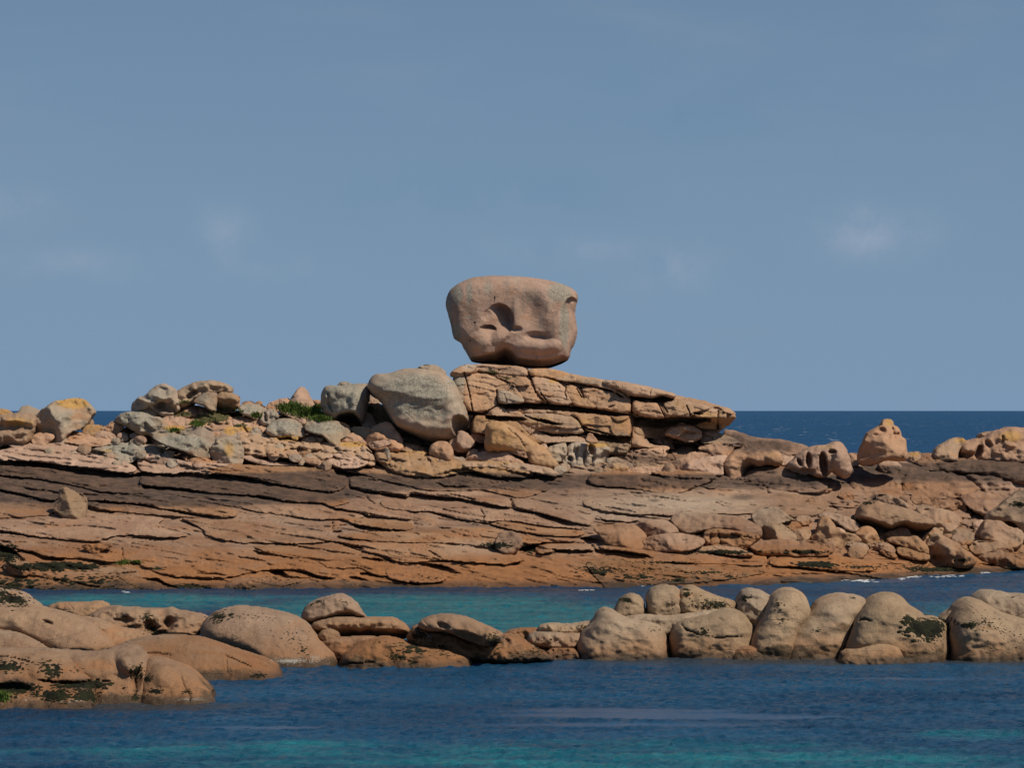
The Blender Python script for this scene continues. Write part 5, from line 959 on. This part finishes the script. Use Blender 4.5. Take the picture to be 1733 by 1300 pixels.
N('A6', [(815,278),(828,240),(818,180),(840,140),(880,122),(935,116),(990,130),(1015,165),(1025,210),(1020,260),(1000,310),(930,325),(850,310)], 'buff', 'mushroom-headed pale knob beside the thumb-shaped one', Y=63.0, B=1.1, R=14)
N('A6', [(1000,190),(1008,155),(1040,124),(1080,119),(1140,148),(1190,170),(1240,190),(1300,205),(1340,225),(1330,260),(1250,290),(1080,300),(1000,285)], 'buff', 'sloping weed-spotted pale hump right of the mushroom-headed knob', Y=63.0, B=1.0, R=14)
N('A6', [(640,310),(780,285),(930,300),(1080,280),(1280,250),(1250,320),(1000,350),(920,420),(700,400)], 'buff', 'rough ledge joining the knobs behind the right group', Y=62.0, B=.9, R=16)
N('A6', [(405,525),(412,450),(430,400),(470,355),(510,320),(530,270),(565,248),(610,262),(655,292),(700,308),(760,325),(850,330),(915,358),(918,420),(940,460),(955,505),(950,540),(820,545),(700,545),(450,540)], 'buff', 'massive rounded boulder with a peaked top at the left of the right group', water=True, B=2.0, R=26, rough=.5, lean=.35)
N('A6', [(955,535),(958,460),(955,400),(975,340),(1020,320),(1080,305),(1180,285),(1220,262),(1280,250),(1350,265),(1400,310),(1440,390),(1438,440),(1420,490),(1380,520),(1250,540),(1100,540)], 'buff', 'round pale boulder split by a horizontal crack, second in the right group', water=True, B=1.8, R=24, rough=.45, lean=.35, feats=[('A6','crack',[(1190,408,3),(1260,412,5),(1320,405,5),(1380,402,2)],.25),('A6','crack',[(1005,318,8),(1040,362,8),(1130,398,3)],.25),('A6','crack',[(1215,285,3),(1270,318,3)],.12)])
N('A6', [(1340,250),(1350,200),(1372,158),(1400,143),(1435,138),(1500,158),(1548,192),(1540,260),(1520,320),(1480,390),(1440,400),(1400,320),(1360,290)], 'buff', 'rounded pale knob with a dark-spotted crown, behind the split boulder', Y=63.0, B=1.2, R=15)
N('A7', [(40,550),(42,480),(50,440),(85,380),(120,330),(150,265),(180,195),(210,165),(240,150),(310,147),(360,178),(385,230),(402,300),(360,350),(320,430),(290,510),(260,560),(150,575)], 'buff', 'tall leaning pale boulder with a rounded head, left of the long diagonal one', water=True, B=1.7, R=20, rough=.4, lean=.4)
N('A7', [(200,560),(240,480),(280,415),(340,350),(400,308),(440,262),(465,222),(520,192),(590,178),(640,184),(700,188),(745,210),(762,250),(720,300),(690,350),(665,420),(640,480),(590,530),(450,560),(330,570)], 'buff', 'long diagonal cylinder-like boulder leaning right, centre of the right group', water=True, B=1.8, R=24, rough=.35, lean=.45)
N('A7', [(590,570),(625,500),(660,430),(680,370),(700,310),(740,262),(760,235),(795,200),(840,182),(900,174),(950,180),(980,210),(1010,245),(1090,290),(1105,320),(1160,320),(1220,332),(1245,370),(1252,420),(1262,500),(1268,575),(1010,585),(700,590)], 'buff', 'broad pale boulder with a dark eye slot and a patch of black weed, right group', water=True, B=1.9, R=26, rough=.4, lean=.4, feats=[('A7','crack',[(705,332,4),(745,318,12),(790,332,4)],.4)])
N('A7', [(585,580),(600,545),(630,525),(700,523),(750,508),(800,494),(860,488),(920,495),(970,525),(1022,582),(900,590),(700,590)], 'buff', 'small pale dome at the water in front of the boulder with the eye slot', water=True, B=.7, R=14, rough=.4, lean=.5, dy=-.6)
N('A7', [(1205,340),(1250,295),(1300,265),(1345,245),(1330,290),(1290,340),(1270,410),(1235,410)], 'buff', 'narrow stone filling the gap before the right-edge boulders', Y=62.5, B=.7, R=8)
N('A7', [(1420,215),(1425,185),(1460,165),(1500,157),(1580,162),(1640,180),(1700,175),(1790,195),(1900,215),(1900,420),(1600,400),(1500,270)], 'buff', 'upper pale boulder at the right edge, set behind the big one', Y=63.4, B=1.2, R=18)
N('A7', [(1275,560),(1272,470),(1275,380),(1290,310),(1320,250),(1370,205),(1420,205),(1470,225),(1520,255),(1600,300),(1700,330),(1900,380),(1900,580),(1600,580),(1330,585)], 'buff', 'big pale boulder filling the right edge of the near rocks', water=True, B=2.0, R=26, rough=.5, lean=.4)
N('A6', [(1300,528),(1330,490),(1375,474),(1440,478),(1500,500),(1530,530),(1400,540)], 'brown', 'tiny low dome at the water in front of the split boulder', name='stone', water=True, B=.5, R=9, lean=.7, dy=-.3)

# ------------------------------------------------------------------ far islet
def islet():
    X = np.linspace(-14, 14, 29); Z = np.interp(X, [-14, -9, -6, -2, 2, 6, 14], [-1, 3, 11, 12.5, 9, 6, -1]) * 1.1
    V = []; F = []; n = len(X); sx = -812 / FPX * 3200
    for k, (dy, s) in enumerate([(-22, 0), (-12, .55), (-4, .95), (4, .9), (14, .5), (22, 0)]):
        zz = Z * s + (1.2 * perlin(np.stack([X * .3, X * 0 + k, X * 0], 1)) * s) - 0.5; V.append(np.stack([X * 2.0 + sx, np.full(n, 3200 + dy), zz], 1))
    V = np.concatenate(V)
    for k in range(5):
        for j in range(n - 1): a = k * n + j; F.append((a, a + 1, a + n + 1, a + n))
    o = link_mesh('islet', V, np.array(F), MAT['grey'], np.zeros((len(V), 4)), collide=False)
    tag(o, 'tiny hazy rock islet on the sea horizon at the far left', 'islet')
islet()

# ------------------------------------------------------------------ the sea
def sea_material():
    m, nt, b = nodes('sea_water'); q = NB(nt); geo = q.n('ShaderNodeNewGeometry'); pos = geo.outputs['Position']
    att = q.n('ShaderNodeAttribute', attribute_name='paint'); sp = q.n('ShaderNodeSeparateColor'); q.link(att.outputs['Color'], sp.inputs[0])
    z = q.n('ShaderNodeSeparateXYZ'); q.link(pos, z.inputs[0]); Yp = z.outputs['Y']
    n1 = q.noise(q.mapv(pos, (0.06, 0.22, 1)), 1.0, 6, 0.65); n2 = q.noise(q.mapv(pos, (0.35, 1.1, 1)), 1.0, 4, 0.6)
    deep = q.mix(q.step(n1, 0.35, 0.65), (0.0055, 0.044, 0.105), (0.013, 0.085, 0.175))
    sh = q.math('ADD', sp.outputs[0], q.math('ADD', q.math('MULTIPLY', q.math('SUBTRACT', n1, 0.5), 1.1), q.math('MULTIPLY', q.math('SUBTRACT', n2, 0.5), 0.9)))
    col = q.mix(q.step(sh, 0.2, 0.85), deep, q.mix(q.step(n2, 0.35, 0.65), (0.007, 0.125, 0.175), (0.015, 0.195, 0.235)))
    col = q.mix(q.math('MULTIPLY', sp.outputs[2], 0.45), col, (0.055, 0.095, 0.17))  # slicks: the sky's reflection on calm water, painted as a paler colour
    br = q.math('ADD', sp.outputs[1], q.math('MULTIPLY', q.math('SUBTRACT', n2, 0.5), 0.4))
    col = q.mix(q.math('MULTIPLY', q.step(br, 0.2, 0.9), 0.8), col, (0.055, 0.055, 0.052))  # brown shallows and the rocks' reflection, mixed into the base colour
    far = q.step(Yp, 140, 400); nearf = q.math('SUBTRACT', 1.0, far)
    # whitecaps on the open sea: short streaks
    gr = q.noise(q.mapv(pos, (0.14, 0.016, 1)), 1.0, 6, 0.7)
    col = q.mix(q.math('MULTIPLY', q.step(Yp, 120, 160), q.step(gr, 0.38, 0.66)), col, (0.013, 0.060, 0.165))
    wc = q.noise(q.mapv(pos, (0.30, 0.045, 1)), 1.0, 3, 0.6); wc2 = q.noise(q.mapv(pos, (0.02, 0.004, 1)), 1.0, 2, 0.5)
    cap = q.math('MULTIPLY', q.step(wc, 0.655, 0.68), q.math('MULTIPLY', q.step(Yp, 150, 200), q.step(wc2, 0.42, 0.5)))
    q.link(q.mix(q.math('MULTIPLY', cap, 0.8), col, (0.55, 0.58, 0.6)), b.inputs['Base Color'])
    b.inputs['IOR'].default_value = 1.33; q.link(q.math('SUBTRACT', 0.30, q.math('MULTIPLY', q.step(Yp, 105, 160), 0.25)), b.inputs['Specular IOR Level'])
    q.link(q.math('ADD', 0.2, q.math('MULTIPLY', far, 0.2)), b.inputs['Roughness'])
    calm = q.math('SUBTRACT', 1.0, q.math('MULTIPLY', sp.outputs[2], 0.8))
    h1 = q.noise(q.mapv(pos, (1.6, 3.6, 1)), 2.2, 5, 0.66, 0.3); h2 = q.noise(q.mapv(pos, (0.12, 0.03, 1)), 1.0, 8, 0.68)
    bm = q.n('ShaderNodeBump'); bm.inputs['Distance'].default_value = 0.16; q.link(q.math('MULTIPLY', nearf, calm), bm.inputs['Strength']); q.link(h1, bm.inputs['Height'])
    bf = q.n('ShaderNodeBump'); bf.inputs['Distance'].default_value = 3.0; q.link(far, bf.inputs['Strength']); q.link(h2, bf.inputs['Height']); q.link(bm.outputs[0], bf.inputs['Normal'])
    q.link(bf.outputs[0], b.inputs['Normal']); return m
SEA = sea_material()
def zworld(px, py): Y = CAM_H * FPX / (py - HORIZ); return (px - CX) / FPX * Y, Y
SH = [  # put into the water colour: shallow sand (0), brown shallows and rock reflection by the shore (1), calm slicks paled as sky reflection (2)
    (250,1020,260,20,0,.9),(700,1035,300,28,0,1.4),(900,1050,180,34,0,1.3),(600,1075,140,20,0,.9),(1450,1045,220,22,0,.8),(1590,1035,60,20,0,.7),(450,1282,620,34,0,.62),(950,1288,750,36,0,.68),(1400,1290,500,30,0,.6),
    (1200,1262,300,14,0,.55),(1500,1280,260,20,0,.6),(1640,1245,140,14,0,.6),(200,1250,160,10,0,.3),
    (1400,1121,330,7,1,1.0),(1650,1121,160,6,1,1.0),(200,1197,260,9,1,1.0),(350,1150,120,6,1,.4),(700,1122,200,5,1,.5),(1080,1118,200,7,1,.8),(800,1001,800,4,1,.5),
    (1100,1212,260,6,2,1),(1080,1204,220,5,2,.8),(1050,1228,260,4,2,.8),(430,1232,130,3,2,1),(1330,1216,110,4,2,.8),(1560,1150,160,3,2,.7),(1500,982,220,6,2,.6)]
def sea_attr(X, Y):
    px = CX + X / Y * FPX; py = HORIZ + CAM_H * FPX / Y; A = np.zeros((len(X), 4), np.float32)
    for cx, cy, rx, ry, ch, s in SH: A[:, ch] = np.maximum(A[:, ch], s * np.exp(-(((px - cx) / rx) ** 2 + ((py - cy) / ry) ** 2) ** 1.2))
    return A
def sea():
    # one sheet: real ripples near the shore, open swell beyond, out to the horizon
    ys = np.concatenate([[-400, -150, -60, -20, 5, 20, 32], np.arange(40, 62, 0.10), np.arange(62, 104, 0.22), np.geomspace(105, 45000, 90)])
    u = np.concatenate([-np.geomspace(1.0, 60, 18)[::-1], np.linspace(-0.98, 0.98, 640), np.geomspace(1.0, 60, 18)])
    hw = np.clip(np.maximum(ys, 40) * 0.215, 9, None)
    X = u[None] * hw[:, None]; Y = np.broadcast_to(ys[:, None], X.shape); x, y = X.ravel(), Y.ravel()
    amp = sstep(20, 40, y) * (1 - sstep(95, 110, y))
    p = np.stack([x * 0.9, y * 1.5, x * 0], 1)
    zz = 0.075 * fbm(p * 2.2, 3, .65) + 0.05 * perlin(np.stack([x * 0.5 + y * 0.2, y * 0.9, x * 0 + 3], 1)) + 0.02 * ridged(p * 3.1, 2) + 0.014 * fbm(np.stack([x * 4.2, y * 5.5, x * 0 + 6], 1), 2)
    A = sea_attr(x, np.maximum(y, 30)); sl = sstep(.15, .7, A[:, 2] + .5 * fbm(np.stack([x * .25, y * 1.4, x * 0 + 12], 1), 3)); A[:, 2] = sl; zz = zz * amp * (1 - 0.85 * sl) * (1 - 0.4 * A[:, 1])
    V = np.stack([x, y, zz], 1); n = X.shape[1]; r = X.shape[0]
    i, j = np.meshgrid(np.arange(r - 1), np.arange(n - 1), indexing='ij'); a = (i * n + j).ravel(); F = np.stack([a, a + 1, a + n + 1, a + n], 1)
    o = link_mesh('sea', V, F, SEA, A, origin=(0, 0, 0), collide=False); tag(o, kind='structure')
sea()

# ------------------------------------------------------------------ weed, grass, barnacles and foam resting on the rocks
ALLV = np.concatenate(BV); ALLF = np.concatenate(BF); tree = BVHTree.FromPolygons(ALLV.tolist(), ALLF.tolist(), all_triangles=False)
EYE = Vector((0, 0, CAM_H))
def hit(px, py):
    d = Vector(((px - CX) / FPX, 1.0, -(py - HORIZ) / FPX)).normalized(); r = tree.ray_cast(EYE, d)
    return (r[0], r[1]) if r[0] is not None else (None, None)
def simple(name, color, rough=0.9, var=None, vs=3.0):
    m, nt, b = nodes(name); q = NB(nt); geo = q.n('ShaderNodeNewGeometry')
    if var is not None: q.link(q.mix(q.step(q.noise(geo.outputs['Position'], vs, 4), 0.35, 0.65), color, var), b.inputs['Base Color'])
    else: b.inputs['Base Color'].default_value = color + (1,)
    b.inputs['Roughness'].default_value = rough; b.inputs['Specular IOR Level'].default_value = .15; return m
M_WEED = simple('dark_weed', (0.010, 0.010, 0.006), .8, (0.022, 0.024, 0.009)); M_GRASS = simple('green_grass', (0.055, 0.10, 0.018), .8, (0.12, 0.17, 0.035), 5)
M_DRY = simple('dry_heath', (0.13, 0.10, 0.05), .9, (0.075, 0.085, 0.03), 5); M_BARN = simple('barnacles', (0.42, 0.39, 0.33)); M_FOAM = simple('foam', (0.75, 0.77, 0.78), .6)
def ell(tile, cx, cy, rx, ry, n, s0, s1, clump=0.0):
    ox, oy, s = TILES[tile]; out = []
    for _ in range(int(n * 1.6)):
        a = rnd.random() * 2 * math.pi; r = abs(rnd.gauss(0, .55)) + .15 * rnd.random(); x = cx + math.cos(a) * r * rx; y = cy + math.sin(a) * r * ry
        if clump and perlin(np.array([[x * .02, y * .05, cx]]))[0] < clump - .3: continue
        out.append((ox + x / s, oy + y / s, rnd.uniform(s0, s1) * .75))
    return out
def tufts(name, label, cat, mat, spots, squash=.45, wide=1.5):
    V = []; Q = []; T3_ = []
    for px, py, sz in spots:
        p, nrm = hit(px, py)
        if p is None or p.z < -.05: continue
        u = nrm.orthogonal().normalized(); w = nrm.cross(u); up = Vector((0, 0, 1)); b0 = len(V)
        n = 6; rot = rnd.random() * 6
        # flattened irregular pad along the rock surface
        t1 = Vector((1, 0, 0)); t1 = (t1 - nrm * t1.dot(nrm)); t1 = t1.normalized() if t1.length > .1 else u; t2 = nrm.cross(t1)
        for ring, (rr, hh) in enumerate(((1.0, -.25), (.7, .6))):
            for k in range(n):
                a = rot + k * 2 * math.pi / n; q = rr * sz * rnd.uniform(.55, 1.25); V.append(p + t1 * math.cos(a) * q * wide + t2 * math.sin(a) * q + nrm * hh * sz * squash)
        V.append(p + nrm * sz * squash * rnd.uniform(.6, 1.3))
        for k in range(n):
            k2 = (k + 1) % n; Q.append((b0 + k, b0 + k2, b0 + n + k2, b0 + n + k)); T3_.append((b0 + n + k, b0 + n + k2, b0 + 2 * n))
    if not V: return
    o = link_mesh(name, np.array([v[:] for v in V]), np.array(Q), mat, F3=T3_, collide=False, smooth=False); tag(o, label, cat, kind='stuff'); return o
def blades(name, label, cat, mat, spots, lean=.35, wd=.02):
    V = []; Q = []
    for px, py, sz in spots:
        p, nrm = hit(px, py)
        if p is None: continue
        a = rnd.random() * 6.28; dx, dy = math.cos(a), math.sin(a); l = Vector((rnd.uniform(-1, 1) * lean, rnd.uniform(-1, 1) * lean, 1)) * sz; s = Vector((dx, dy, 0)) * wd; b0 = len(V)
        V += [p - s, p + s, p + l * .55 + s * .7, p + l * .55 - s * .7, p + l * 1.0 + Vector((l.x, l.y, 0)) * .4, p + l * 1.0 + Vector((l.x, l.y, 0)) * .4 + s * .15]
        Q += [(b0, b0 + 1, b0 + 2, b0 + 3), (b0 + 3, b0 + 2, b0 + 5, b0 + 4)]
    o = link_mesh(name, np.array([v[:] for v in V]), np.array(Q), mat, collide=False, smooth=False); tag(o, label, cat, kind='stuff')
blades('grass', 'bright green grass bank between the pointed pinnacle and the squarish grey boulder', 'grass', M_GRASS,
    ell('T2',400,400,80,30,900,.12,.28)+ell('T2',520,430,110,30,1300,.10,.26)+ell('T2',640,470,90,22,1000,.10,.24)+ell('T2',605,405,30,25,350,.12,.25)+ell('T2',980,410,30,18,160,.08,.16))
blades('grass', 'small green grass tufts among the boulders of the left mound', 'grass', M_GRASS,
    ell('T2',140,455,35,18,350,.08,.2)+ell('T1',1445,385,50,18,400,.08,.2)+ell('T1',1660,265,60,14,400,.06,.16)+ell('T1',1280,430,45,14,250,.06,.14)+ell('T2',15,430,30,30,200,.06,.15)+ell('T1',1370,225,60,14,150,.05,.12))
tufts('heath', 'olive brown heath cushions among the boulders of the left mound', 'heath', M_DRY,
    ell('T1',1560,335,100,30,420,.05,.12)+ell('T1',1340,308,60,14,200,.04,.09)+ell('T1',1600,290,60,10,100,.04,.08)+ell('T1',1500,355,50,14,100,.04,.08)+ell('T2',30,520,40,10,80,.03,.07)+ell('T3',210,85,70,10,60,.03,.06)+ell('T3',330,130,60,14,40,.02,.05), .8, 1.2)
blades('sea_grass', 'bright green weed in the pool at the lower left of the shelf', 'seaweed', M_GRASS, ell('U5',900,405,60,14,200,.05,.12)+ell('U5',1000,402,40,10,160,.05,.12)+ell('U7',20,790,50,30,250,.04,.12)+ell('U7',15,770,30,20,100,.04,.1))
tufts('seaweed', 'dark weed patches along the lower edge of the rock shelf', 'seaweed', M_WEED,
    ell('U5',430,430,230,26,900,.05,.11)+ell('U5',620,535,330,45,420,.03,.09,.35)+ell('U5',120,560,180,40,500,.04,.10,.3)+ell('U5',850,600,350,12,120,.03,.07)+ell('U5',1400,580,140,18,120,.03,.07)+ell('U5',40,330,90,70,300,.05,.1)
    +ell('T6',210,590,120,18,300,.05,.10)+ell('T6',1060,625,170,16,260,.04,.09)+ell('T6',560,605,200,14,60,.03,.06)+ell('U4',970,585,200,10,300,.04,.08)+ell('U4',1560,582,120,8,130,.04,.08)
    +ell('U4',330,770,140,28,170,.035,.085,.3)+ell('U4',80,730,110,28,60,.03,.07)+ell('U4',650,790,70,30,30,.03,.07)+ell('U4',850,735,140,14,60,.03,.06)+ell('U4',1020,765,70,20,30,.03,.06)+ell('U4',560,660,240,8,90,.03,.05)
    +ell('U3',770,620,110,18,120,.04,.08)+ell('U3',1020,650,60,30,100,.04,.08)+ell('U3',1500,800,160,40,60,.03,.07)+ell('U4',250,720,500,60,70,.025,.05)+ell('U6',1400,600,120,30,20,.03,.05)+ell('U6',300,600,250,60,30,.025,.05)
    +ell('T6',900,600,300,40,60,.02,.05)+ell('T6',1280,560,60,20,40,.02,.05)+ell('U4',1240,690,20,6,8,.03,.05)+ell('U5',1150,445,60,12,30,.03,.06)+ell('T5',1850,380,60,20,10,.03,.06)+ell('T5',590,700,50,14,40,.03,.07)+ell('T5',1700,710,60,20,60,.03,.07))
tufts('seaweed', 'black weed tufts on the pale near rocks standing in the water', 'seaweed', M_WEED,
    ell('A7',1130,375,110,50,520,.03,.075)+ell('A7',1010,320,30,25,50,.02,.05)+ell('A7',1150,450,110,30,40,.015,.035)+ell('A7',1000,410,60,40,16,.012,.03)+ell('A6',1050,160,22,14,24,.02,.05)+ell('A6',1040,132,16,6,12,.02,.04)+ell('A6',690,192,30,14,40,.02,.05)
    +ell('A6',1180,215,140,35,75,.012,.035)+ell('A6',1240,225,60,22,60,.015,.04)+ell('A6',1385,185,22,18,30,.02,.05)+ell('A6',1415,178,14,8,10,.02,.04)+ell('A6',960,215,80,40,25,.01,.02)+ell('A7',205,230,30,40,22,.015,.035)+ell('A7',230,330,40,30,14,.012,.03)
    +ell('A7',450,395,30,18,14,.012,.03)+ell('A7',670,192,25,6,14,.015,.03)+ell('A7',1390,360,45,22,60,.015,.04)+ell('A7',1500,340,120,60,45,.012,.035)+ell('A7',1600,400,120,80,30,.012,.03)+ell('A7',1660,190,60,10,12,.012,.03)
    +ell('A6',1150,380,40,30,30,.015,.035)+ell('A6',860,370,50,30,14,.012,.03)+ell('A6',750,360,120,60,12,.01,.022)+ell('A6',560,255,16,6,8,.01,.025)+ell('A6',440,352,40,14,14,.012,.03)+ell('A6',1080,320,90,20,12,.012,.03)
    +ell('A5',730,400,110,60,420,.015,.045,.3)+ell('A5',640,440,60,30,60,.015,.035)+ell('A5',900,400,60,50,50,.015,.035)+ell('A5',760,320,50,50,130,.015,.04)+ell('A5',1190,350,50,45,110,.015,.04)+ell('A5',1440,400,60,50,100,.012,.035)+ell('A5',540,355,60,20,14,.012,.03)
    +ell('A5',200,128,20,8,12,.02,.04)+ell('A5',160,146,12,7,8,.02,.04)+ell('A5',350,130,60,30,12,.012,.03)+ell('A5',440,212,20,10,8,.012,.03)+ell('U7',1600,190,70,40,75,.02,.05)+ell('U7',1690,180,20,14,18,.02,.05)+ell('A4',1060,160,130,35,40,.012,.03)
    +ell('A4',1220,240,120,60,30,.012,.03)+ell('A4',1270,300,30,20,16,.015,.035)+ell('U7',80,60,110,50,150,.02,.055)+ell('U7',170,80,60,30,60,.02,.05)+ell('U7',10,20,30,30,30,.02,.05)+ell('U7',100,115,100,10,20,.015,.04)+ell('U7',1080,200,60,40,60,.012,.035)
    +ell('U7',1120,280,80,50,110,.012,.035)+ell('U7',900,190,70,14,20,.012,.03)+ell('U7',340,235,30,10,14,.01,.025)+ell('U7',790,425,20,6,8,.01,.025))
tufts('seaweed', 'thick dark weed hanging on the brown boulders at the lower left corner', 'seaweed', M_WEED,
    ell('U7',370,580,90,55,260,.02,.05,.2)+ell('U7',40,560,130,40,160,.02,.05)+ell('U7',90,720,170,45,420,.025,.06)+ell('U7',400,770,110,40,260,.02,.055)+ell('U7',620,690,190,30,340,.02,.055)+ell('U7',640,770,90,45,200,.02,.05)+ell('U7',1000,600,50,70,110,.012,.04)
    +ell('U7',1080,650,30,30,60,.015,.04)+ell('U7',1140,740,50,20,60,.012,.035)+ell('U7',1370,740,40,25,30,.012,.03)+ell('U7',990,780,25,40,40,.012,.035)+ell('U7',560,580,60,30,14,.012,.03)+ell('U7',200,500,200,25,12,.012,.03)+ell('U7',1560,735,20,14,14,.015,.03)+ell('A4',1090,405,30,12,30,.02,.05))
tufts('barnacles', 'whitish barnacle crust at the foot of the big brown dome and its neighbours', 'barnacles', M_BARN,
    ell('A4',1220,345,110,14,420,.006,.018)+ell('A4',1320,330,50,20,70,.006,.016)+ell('U7',1400,800,200,18,160,.004,.011)+ell('A5',820,330,40,40,70,.006,.016)+ell('A5',1230,345,60,30,60,.006,.016)+ell('U7',200,800,120,30,60,.005,.012)+ell('U7',560,810,160,16,80,.005,.012)+ell('A5',1420,380,50,16,40,.006,.014), .6, 1.0)
def foam():
    V = []; Q = []
    for cx, cy, rx, n in [(1558,975,30,46),(1610,974,25,40),(1460,982,16,26),(1665,968,10,16),(1425,981,8,8),(1527,978,6,8),(1085,991,14,10),(1110,989,8,6),(1200,984,14,10),(1240,985,10,6),(990,998,12,8),(215,1000,10,4),(1290,984,8,6)]:
        for _ in range(n):
            px = rnd.gauss(cx, rx * .5); py = cy + rnd.gauss(0, .8) + 2.2; x, y = zworld(px, py); w = rnd.uniform(.03, .16); h = rnd.uniform(.02, .12); b0 = len(V)
            z0 = rnd.uniform(.01, .05)
            z0 = rnd.uniform(-.005, .03)
            V += [(x - w, y, z0), (x - w * .3, y - h, z0), (x + w * .8, y - h * .6, z0), (x + w, y + h * .5, z0), (x, y + h, z0), (x + w * .1, y, z0 + .012)]
            Q += [(b0, b0 + 1, b0 + 5, b0 + 4), (b0 + 1, b0 + 2, b0 + 3, b0 + 5), (b0 + 5, b0 + 3, b0 + 4, b0 + 4)][:2]
    tag(link_mesh('foam', np.array(V), np.array(Q), M_FOAM, collide=False), 'small broken line of white foam where the ripples meet the shelf', 'foam', kind='stuff')
foam()
print('pieces', PIECES, 'faces', sum(len(o.data.polygons) for o in bpy.data.objects if o.type == 'MESH'))
